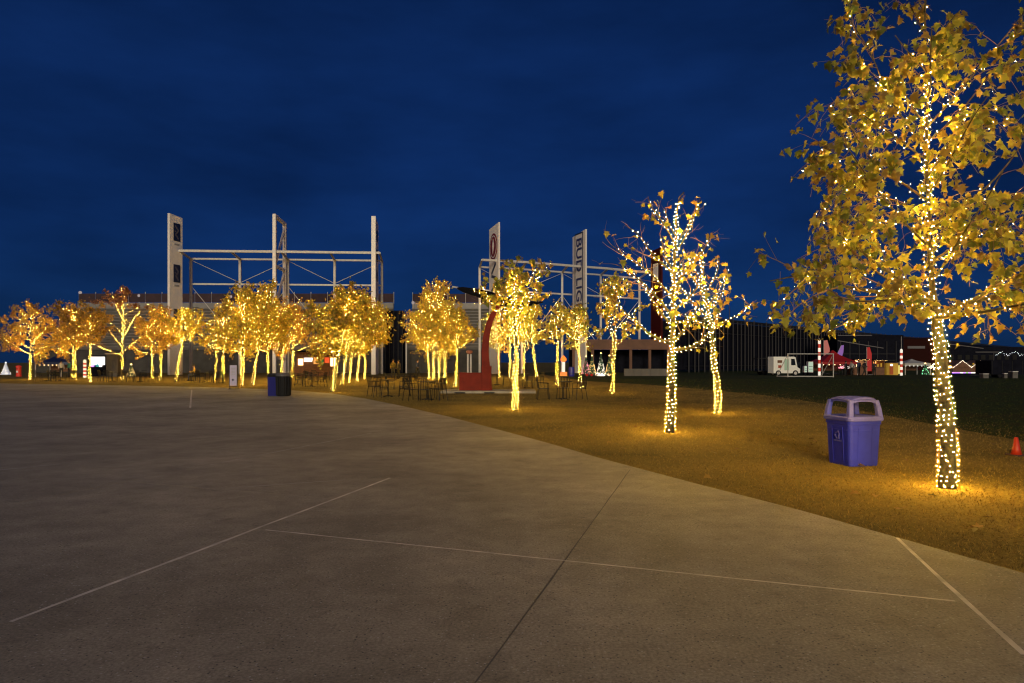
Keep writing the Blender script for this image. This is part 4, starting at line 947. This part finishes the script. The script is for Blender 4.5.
MB().box((0, .8, .68), (1.35, 1.6, 1.36)).build('walls', M_yel, t); MB().box((-.12, -.02, .55), (.42, .05, 1.0)).build('door', mat('booth_door', (.5, .1, .02), .6), t); MB().box((-.1, -.025, 1.15), (.24, .05, .22)).build('lit_sign', E_white, t); MB().box((0, .8, 1.39), (1.5, 1.8, .06)).build('roof', M_wood, t)
MB().box((.9, .3, .62), (.4, .4, 1.0)).build('lit_side', em('booth_lit', (1, .8, .2), .8), t)
stall('pair of gabled cottage stalls outlined in white lights', 971, 374.5, 36, .82, M_wood, E_orange, M_dark, gable=True, litz=(.3, .95))
gp = G(968, 375.4); t = thing('light_bar', 'low strip of purple and white lights before the cottage stalls', 'light strip', gp)
MB().box((0, 0, .12), (3.6, .15, .24)).build('base', M_dark, t)
for i in range(12): MB().box((-1.65 + i * .3, -.085, .30), (.26, .1, .10)).build('lamp', (E_purple, E_white, E_purple, E_white, em('lime', (.5, 1, .3), 1))[(0, 0, 2, 1, 2, 4, 2, 1, 3, 3, 1, 1)[i]], t)
# small lit Christmas tree
def cone_tree(label, px, py, top, rpx, m, star, body, nlights=160):
    p = G(px, py); H = (py - top) / F * p.y; r = rpx / F * p.y; t = thing('cone_tree', label, 'christmas tree', (p.x, p.y, 0)); P = []
    mb = MB()
    for k in range(5):
        z0_ = H * (.06 + .18 * k); rr = r * (1 - .18 * k); mb.lathe([(rr, z0_), (rr * .45, z0_ + H * .23), (.02, z0_ + H * .24)], k=11)
    mb.build('tiers', body, t); MB().tube([(0, 0, 0), (0, 0, H * .1)], .06, 6).build('stem', M_wood, t)
    for i in range(nlights): f = rng.random() ** .7; a = rng.random() * 6.28; rr = r * f * 1.0; P.append((math.cos(a) * rr, math.sin(a) * rr, H * (1.0 - .93 * f)))
    sparks('fairy_lights', P, m, t, .028); MB().lathe([(.02, 0), (.09, .08), (.02, .16)], (0, 0, H * .98), 6).build('star', star, t); return t
M_fir = mat('fir', (.02, .06, .025), .8)
cone_tree('small green lit Christmas tree in front of the white tent', 925.5, 375.2, 364, 3.4, E_green, E_gold, M_fir, 60)
for px, top, m, lab in ((592, 356, E_gold, 'left one of three gold lit cone trees by the pavilion'), (601, 353.5, E_spark, 'tallest middle one of three lit cone trees by the pavilion'), (609.5, 356, E_gold, 'right one of three gold lit cone trees by the pavilion'), (586, 357, E_pink, 'pink lit cone tree beside the three gold ones')):
    cone_tree(lab, px, 375.2, top, 4.3, m, E_gold, M_fir, 130)
cone_tree('white tiered cone tree at the far left edge', 5.5, 375.4, 363, 4.6, E_spark, E_white, mat('white_fir', (.7, .7, .75), .6, emit=(.85, .9, 1), es=.25), 40)
dp = G(601, 376); t = thing('light_display', 'low heap of white lights with red ends before the cone trees', 'light display', dp)
sparks('white_lights', np.c_[rng.normal(0, .35, 90), rng.normal(0, .2, 90), np.abs(rng.normal(.1, .16, 90))], E_spark, t, .03); mb = MB()
for x_ in (-1.5, -1.0, .9, 1.4): mb.lathe([(.05, 0), (.16, .1), (.05, .24)], (x_, 0, 0), 8)
mb.build('red_ornaments', E_red, t)
# candle-like orange and white post, barrel
kp = G(563.5, 376); t = thing('candle_post', 'white candle-like post with glowing orange top and base', 'post', kp)
MB().box((0, 0, .22), (.75, .5, .44)).build('base', mat('lantern_orange', (.7, .18, .03), .5, emit=(1, .3, .05), es=.5), t); MB().lathe([(.17, .44), (.17, 1.5)], k=12).build('shaft', M_cand, t); MB().lathe([(.05, 1.5), (.3, 1.62), (.32, 1.85), (.12, 2.1), (.02, 2.2)], k=12).build('flame', em('flame_orange', (1, .22, .03), 1.6), t)
qp = G(571.5, 376.4); t = thing('barrel', 'dark blue barrel beside the candle-like post', 'barrel', qp); MB().lathe([(.26, 0), (.30, .15), (.31, .5), (.30, .8), (.27, .95)], k=14).build('body', mat('barrel_blue', (.02, .02, .22), .4, emit=(.1, .1, 1), es=.03), t)
for z_ in (.3, .65): MB().lathe([(.315, z_), (.315, z_ + .04)], k=14).build('hoop', M_navy, t)
MB().lathe([(.27, .95), (.24, 1.0), (.05, 1.0)], k=14).build('lid', M_navy, t)
# white van
vp = G(787, 375.8); van = thing('van', 'boxy white delivery van parked behind the goal', 'van', (vp.x, vp.y + .9, 0)); M_van = mat('van_white', (.70, .68, .62), .4, var=.06, emit=(1, .92, .75), es=.10); M_glass = mat('dark_glass', (.01, .012, .016), .15)  # slight emission in the van paint stands in for lamplight falling on it
def ext(poly, y0, y1): return MB().extrude([(x_, y0, z_) for x_, z_ in poly], (0, y1 - y0, 0))
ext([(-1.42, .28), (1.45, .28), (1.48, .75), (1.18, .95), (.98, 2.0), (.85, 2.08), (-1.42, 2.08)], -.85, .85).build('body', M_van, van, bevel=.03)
for x_ in (-.9, .95):
    for s in (-1, 1):
        w = empty('wheel'); w.parent = van; w.location = (x_, s * .78, .3)
        for nm, r_, m_, th in (('tyre', .3, M_blkp, .2), ('rim', .17, M_steel, .22)):
            mb = MB().lathe([(.02, -th / 2), (r_, -th / 2), (r_, th / 2), (.02, th / 2)], k=16); mb.V = [(v[0], v[2], v[1]) for v in mb.V]; mb.build(nm, m_, w)
ext([(.48, 1.15), (.98, 1.15), (.86, 1.85), (.48, 1.85)], -.87, -.86).build('side_window', M_glass, van); MB().box((-.75, -.862, 1.55), (.5, .02, .3)).build('service_hatch', M_wood, van); MB().box((-.75, -.862, 1.0), (.35, .02, .3)).build('emblem', mat('van_mark', (.4, .06, .03), .6), van)
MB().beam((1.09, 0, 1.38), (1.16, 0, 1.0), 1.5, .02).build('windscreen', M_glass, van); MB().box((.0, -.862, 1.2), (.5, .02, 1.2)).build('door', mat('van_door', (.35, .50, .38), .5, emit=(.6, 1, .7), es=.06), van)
for s in (-.6, .6): MB().box((1.475, s, .62), (.04, .22, .16)).build('headlight', E_white, van)
MB().box((1.5, 0, .36), (.08, 1.6, .14)).build('bumper', M_rim, van)
tp = G(765, 375.2); t = thing('trailer', 'dark open trailer with frame left of the white van', 'trailer', (tp.x, tp.y + .8, 0))
MB().box((0, 0, .45), (1.5, 1.4, .12)).build('bed', M_blackmetal, t)
for sx in (-1, 1):
    for sy in (-1, 1): MB().box((sx * .72, sy * .66, 1.2), (.06, .06, 1.4)).build('upright', M_pole, t)
    mb = MB().lathe([(.02, -.1), (.28, -.1), (.28, .1), (.02, .1)], k=14); mb.V = [(v[0], v[2] + sx * .76, v[1] + .28) for v in mb.V]; mb.build('wheel', M_blkp, t)
MB().box((0, 0, 1.93), (1.56, 1.42, .06)).build('roof', M_blackmetal, t); MB().box((.55, -.72, .95), (.18, .1, .55)).build('lit_sign', E_white, t)
# goal
ga, gb = G(788, 377.2), G(833.5, 377.2); W_ = gb.x - ga.x; g = thing('soccer_goal', 'white framed soccer goal on the far lawn in front of the van', 'goal', (ga.x, ga.y, 0)); M_goal = mat('goal_white', (.5, .48, .46), .5)
for x_ in (0, W_):
    MB().tube([(x_, 0, 0), (x_, 0, 2.28)], .05, 6).build('post', M_goal, g); MB().tube([(x_, 0, .05), (x_ - .4, 1.8, .05)], .04, 6).build('side_bar', M_goal, g); MB().tube([(x_, 0, 2.25), (x_ - .4, 1.8, .05)], .03, 5).build('stay', M_goal, g)
MB().tube([(-.05, 0, 2.3), (W_ + .05, 0, 2.3)], .05, 6).build('crossbar', M_goal, g); MB().tube([(-.4, 1.8, .05), (W_ - .4, 1.8, .05)], .04, 6).build('rear_bar', M_goal, g); MB().tube([(0, -.02, .06), (W_, -.02, .06)], .04, 6).build('ground_bar', M_goal, g)
# drinks fridge
for px, wpx, h, lab in ((811, 5, 1.25, 'lit white drinks fridge between van and striped pole'), (806, 2.6, .75, 'small lit white cabinet left of the drinks fridge')):
    fp = G(px, 375); w = wpx / F * fp.y; t = thing('drinks_fridge', lab, 'fridge', (fp.x, fp.y, 0)); MB().box((0, .3, .3 + h / 2), (w, .5, h)).build('cabinet', M_white, t); MB().box((0, .03, .3 + h / 2), (w * .84, .03, h * .88)).build('lit_door', em('fridge_lit', (.8, 1, .75), .55), t); MB().box((0, .3, .15), (w * .9, .45, .3)).build('plinth', M_dark, t)
    for z_ in (.3, .55): MB().box((0, .01, .3 + h * z_), (w * .8, .02, .05)).build('shelf_edge', M_rim, t)
# dark trailer box at the right edge
kp = G(1012, 377.8); t = thing('box_trailer', 'large black box trailer at the right edge beyond the lawn', 'trailer', (kp.x + .6, kp.y + 1.2, 0)); MB().box((0, 0, .98), (5.0, 2.2, 1.35)).build('box', M_dark, t)
for x_ in (-1.6, -.7):
    for s in (-1, 1):
        mb = MB().lathe([(.02, -.1), (.3, -.1), (.3, .1), (.02, .1)], k=14); mb.V = [(v[0] + x_, v[2] + s * .98, v[1] + .3) for v in mb.V]; mb.build('wheel', M_blkp, t)
for i in range(6): MB().box((-2.4 + i * .96, -1.115, .98), (.05, .03, 1.3)).build('rib', M_blackmetal, t)
for px, w, h, lab in ((1000.5, .28, .42, 'small pale crate before the black box trailer'), (1009, .5, .6, 'larger pale crate before the black box trailer'), (980, .5, .38, 'pale grey crate in front of the cottage stalls')):
    cp_ = G(px, 377.9); t = thing('crate', lab, 'crate', (cp_.x, cp_.y - .6, -.008)); MB().box((0, 0, h / 2), (w, w, h)).build('box', M_gs, t); MB().box((0, 0, h + .02), (w + .04, w + .04, .05)).build('lid', M_white, t); MB().box((0, -w / 2 - .01, h * .6), (w * .4, .02, .05)).build('handle', M_rim, t)
lb = thing('light_chain', 'row of white dotted lights high above the black box trailer', 'string lights', at(1012, 354, 100)); sparks('bulbs', [(x_ + rng.normal(0, .03), 0, .22 * math.sin(x_ * 3.1) + rng.normal(0, .12)) for x_ in np.linspace(-2.4, 2.6, 26)], em('chain_white', (.9, .95, 1), 9), lb, .035); MB().tube([(-2.6, .05, .1), (0, .05, -.05), (2.8, .05, .1)], .015, 4).build('wire', M_wire, lb)
for s in (-2.6, 2.8): MB().tube([(s, .05, -2.68), (s, .05, .15)], .05, 5).build('pole', M_pole, lb)
# concession stand behind the middle trees, kiosks on the left
p = plan(314, 74); t = thing('concession_stand', 'lit concession stand with white menu sign and orange panels', 'stall', (p[0], p[1], 0))
MB().box((0, 1.2, 1.3), (4.6, .1, 2.6)).build('rear_wall', M_wood, t); MB().box((0, .5, 2.65), (5.0, 2.2, .12)).build('roof', M_dark, t); MB().box((0, -.3, .5), (4.6, .5, 1.0)).build('counter', M_wood, t)
for x_, w, z_, h, m_ in ((-.95, .95, 1.75, .42, E_white), (-.1, .55, 1.65, .75, em('panel_orange', (1, .42, .1), 1.0)), (.5, .35, 1.55, .8, em('panel_green', (.15, .5, .12), .4)), (1.1, .5, 1.7, .6, em('panel_red', (1, .12, .03), .9)), (1.75, .5, 1.5, .9, E_warm), (-1.8, .5, 1.5, .7, E_warm)): MB().box((x_, 1.1, z_), (w, .08, h)).build('menu_panel', m_, t)
for s in (-2.2, 2.2): MB().box((s, -.45, 1.3), (.1, .1, 2.6)).build('post', M_steel, t)
p = plan(96, 72); t = thing('kiosk', 'kiosk with bright white screen left of the bare lit tree', 'kiosk', (p[0], p[1], 0))
MB().box((0, .9, 1.1), (2.0, 1.4, 2.2)).build('walls', M_dark, t); MB().box((0, .17, 1.62), (1.6, .06, .85)).build('screen', E_white, t); MB().box((0, -.05, .5), (2.0, .35, 1.0)).build('counter', M_dark, t)
for x_, m_ in ((-.35, E_purple), (.15, em('teal', (.1, .7, .7), .5)), (.5, E_white)): MB().lathe([(.12, 0), (.16, .1), (.1, .25), (.02, .3)], (x_, -.05, 1.0), 8).build('display_item', m_, t)
p = plan(111.5, 70); t = thing('kiosk', 'pale grey tall panel booth right of the white-screen kiosk', 'kiosk', (p[0], p[1], 0)); MB().box((0, .5, 1.15), (1.2, .9, 2.3)).build('walls', M_gs, t); MB().box((0, .5, 2.34), (1.35, 1.05, .08)).build('roof', M_steel, t); MB().box((.2, .04, .85), (.4, .03, 1.7)).build('door', M_rim, t)
p = plan(48, 70); t = tent('market_tent', 'dark navy tent behind the second tree from left', 48, 376.8, 2.6, 2.2, 1.5, 2.1, M_navy, E_warm)
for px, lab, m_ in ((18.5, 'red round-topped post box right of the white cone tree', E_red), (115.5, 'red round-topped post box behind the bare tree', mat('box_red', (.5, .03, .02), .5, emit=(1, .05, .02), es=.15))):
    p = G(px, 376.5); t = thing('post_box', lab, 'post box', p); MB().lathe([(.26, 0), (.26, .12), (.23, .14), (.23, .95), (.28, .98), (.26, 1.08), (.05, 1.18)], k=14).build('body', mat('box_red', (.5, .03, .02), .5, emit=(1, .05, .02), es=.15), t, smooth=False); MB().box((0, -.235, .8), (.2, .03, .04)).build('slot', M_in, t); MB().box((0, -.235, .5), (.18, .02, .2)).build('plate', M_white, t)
candy('short red and white striped pole beside the stout second tree', 84.5, 377.5, 361)
cone_tree('small golden lit tree right of the bare lit tree', 131, 377, 365, 4.2, E_gold, E_gold, M_fir, 90)

# ------------------------------------------------------------------ people
M_skin = mat('skin', (.45, .26, .18), .6); M_hair = mat('hair', (.03, .02, .012), .8)
def person(label, loc, rz, jacket, trousers, pose='stand', s=1.0):
    """one continuous skinned body, clothing by region"""
    J = {'stand': dict(pel=(0, 0, .93), che=(0, 0, 1.30), nek=(0, 0, 1.47), hed=(0, -.02, 1.60), top=(0, -.01, 1.70), lsh=(.17, 0, 1.40), lel=(.24, .02, 1.12), lha=(.25, -.06, .86), rsh=(-.17, 0, 1.40), rel=(-.24, .02, 1.12), rha=(-.23, -.12, .90), lhi=(.09, 0, .90), lkn=(.10, -.02, .50), lan=(.10, .02, .09), lto=(.11, -.14, .04), rhi=(-.09, 0, .90), rkn=(-.10, -.03, .50), ran=(-.11, .02, .09), rto=(-.12, -.14, .04)),
         'walk': dict(pel=(0, 0, .92), che=(0, -.03, 1.29), nek=(0, -.04, 1.46), hed=(0, -.07, 1.59), top=(0, -.06, 1.69), lsh=(.17, -.03, 1.39), lel=(.23, .12, 1.14), lha=(.24, .02, .90), rsh=(-.17, -.03, 1.39), rel=(-.23, -.08, 1.13), rha=(-.22, -.26, .96), lhi=(.09, 0, .90), lkn=(.10, -.17, .52), lan=(.10, -.22, .10), lto=(.11, -.36, .06), rhi=(-.09, 0, .90), rkn=(-.10, .06, .50), ran=(-.10, .30, .14), rto=(-.10, .22, .04)),
         'sit': dict(pel=(0, .05, .52), che=(0, .06, .88), nek=(0, .03, 1.05), hed=(0, -.02, 1.18), top=(0, -.01, 1.28), lsh=(.17, .05, .98), lel=(.23, -.05, .74), lha=(.12, -.30, .76), rsh=(-.17, .05, .98), rel=(-.23, -.05, .74), rha=(-.12, -.30, .76), lhi=(.09, .02, .51), lkn=(.11, -.38, .50), lan=(.11, -.36, .09), lto=(.12, -.52, .04), rhi=(-.09, .02, .51), rkn=(-.11, -.38, .50), ran=(-.11, -.34, .09), rto=(-.12, -.50, .04))}[pose]
    Rr = dict(pel=(.15, .11), che=(.17, .12), nek=(.055, .055), hed=(.085, .10), top=(.06, .07), lsh=(.075, .075), rsh=(.075, .075), lel=(.05, .05), rel=(.05, .05), lha=(.038, .03), rha=(.038, .03), lhi=(.10, .10), rhi=(.10, .10), lkn=(.065, .065), rkn=(.065, .065), lan=(.045, .05), ran=(.045, .05), lto=(.045, .03), rto=(.045, .03))
    ks = list(J); E = [('pel', 'che'), ('che', 'nek'), ('nek', 'hed'), ('hed', 'top'), ('che', 'lsh'), ('lsh', 'lel'), ('lel', 'lha'), ('che', 'rsh'), ('rsh', 'rel'), ('rel', 'rha'), ('pel', 'lhi'), ('lhi', 'lkn'), ('lkn', 'lan'), ('lan', 'lto'), ('pel', 'rhi'), ('rhi', 'rkn'), ('rkn', 'ran'), ('ran', 'rto')]
    me = bpy.data.meshes.new('b'); me.from_pydata([J[k] for k in ks], [(ks.index(a), ks.index(b)) for a, b in E], []); o = bpy.data.objects.new('b', me); col.objects.link(o)
    md = o.modifiers.new('s', 'SKIN'); 
    for i, k in enumerate(ks): me.skin_vertices[0].data[i].radius = Rr[k]
    me.skin_vertices[0].data[0].use_root = True
    o.modifiers.new('u', 'SUBSURF').levels = 2; bpy.context.view_layer.update()
    m2 = bpy.data.meshes.new_from_object(o.evaluated_get(bpy.context.evaluated_depsgraph_get())); bpy.data.objects.remove(o)
    m2.materials.clear(); [m2.materials.append(x_) for x_ in (M_skin, jacket, trousers, M_blackmetal)]
    zp, zn = J['pel'][2], J['nek'][2]; V3 = Vector
    segs = [(V3(J[a]), V3(J[b]), a, b) for a, b in E]
    for f in m2.polygons:
        c = f.center; best = min(segs, key=lambda q: ((q[0] + q[1]) / 2 - c).length + min((q[0] - c).length, (q[1] - c).length) * .5); a, b = best[2], best[3]
        f.material_index = 0 if b in ('hed', 'top') or (b in ('lha', 'rha') and (c - V3(J[b])).length < .08) else 3 if b in ('lto', 'rto') else 2 if b in ('lkn', 'rkn', 'lan', 'ran', 'lhi', 'rhi') or (a == 'pel' and c.z < zp) else 1
        f.use_smooth = True
    t = thing('person', label, 'person', loc, rz); t.scale = (s, s, s); b = bpy.data.objects.new('body', m2); col.objects.link(b); b.parent = t
    h = J['hed']; mb = MB().lathe([(.07, -.06), (.102, .0), (.10, .07), (.06, .115), (.01, .125)], (h[0], h[1] + .025, h[2] + .03), 10); mb.build('hair', M_hair, t, smooth=True); return t
def cl(n, c): return mat('cloth_' + n, c, .85)
def stand(px, d, *a, **k):
    p = plan(px, d); return (p[0], p[1], -.008)
person('person in olive jacket standing left in the pair by the stair tower', stand(393, 62), R(20), cl('olive', (.16, .12, .04)), cl('jean', (.03, .035, .06)))
person('person in dark coat standing right in the pair by the stair tower', stand(398.5, 61), R(-40), cl('dark', (.03, .025, .03)), cl('black', (.015, .015, .015)), s=.97)
p = G(193.5, 380.9); person('person in yellow jacket sitting at a bistro table', (p.x, p.y, -.008), R(-60), cl('yellow', (.45, .27, .06)), cl('jean', (0, 0, 0)), 'sit')
p = G(417, 377.6); person('person in dark blue jacket walking behind the clump of trees', (p.x, p.y, -.008), R(70), cl('blue', (.03, .04, .10)), cl('black', (0, 0, 0)), 'walk')
for px, d, rz, c, pose, lab in ((846, 72, 30, 'dark', 'stand', 'person in dark coat under the left of the red tent'), (852, 71, -70, 'white', 'walk', 'person in pale coat walking past the red tent'), (859, 72.5, 200, 'blue', 'stand', 'person in dark blue jacket at the stall left of the banner'), (864.5, 71.5, 90, 'dark', 'walk', 'person in dark coat walking beside the red banner'), (874.5, 72.5, 180, 'dark', 'stand', 'person in dark coat at the orange stall'), (61, 66, 40, 'white', 'stand', 'person in pale jacket between the two leftmost trees'), (69, 66, -30, 'teal', 'stand', 'person in teal jacket left of the stout second tree')):
    person(lab, stand(px, d), R(rz), cl(c, {'white': (.45, .42, .40), 'teal': (.05, .20, .14)}.get(c, (.03, .03, .05))), cl('black', (0, 0, 0)), pose, random.uniform(.92, 1.0))

# lit displays on tables in the market
for px, m_, lab in ((848, E_white, 'table with bright white display under the red tent'), (843, E_pink, 'table with pink lit display under the red tent'), (856, E_white, 'table with white lights at the right end of the red tent'), (932, E_spark, 'table with small white lights right of the green tree'), (950, E_orange, 'table with orange lights left of the cottage stalls')):
    p = G(px, 374.9); t = thing('display_table', lab, 'table', (p.x, p.y, -.008)); MB().box((0, .3, .72), (.8, .5, .05)).build('table_top', M_wood, t)
    for sx in (-.36, .36):
        for sy in (.1, .5): MB().box((sx, sy, .35), (.05, .05, .69)).build('leg', M_blackmetal, t)
    sparks('lights', np.c_[rng.uniform(-.36, .36, 26), rng.uniform(.1, .5, 26), .76 + np.abs(rng.normal(0, .18, 26))], m_, t, .04)
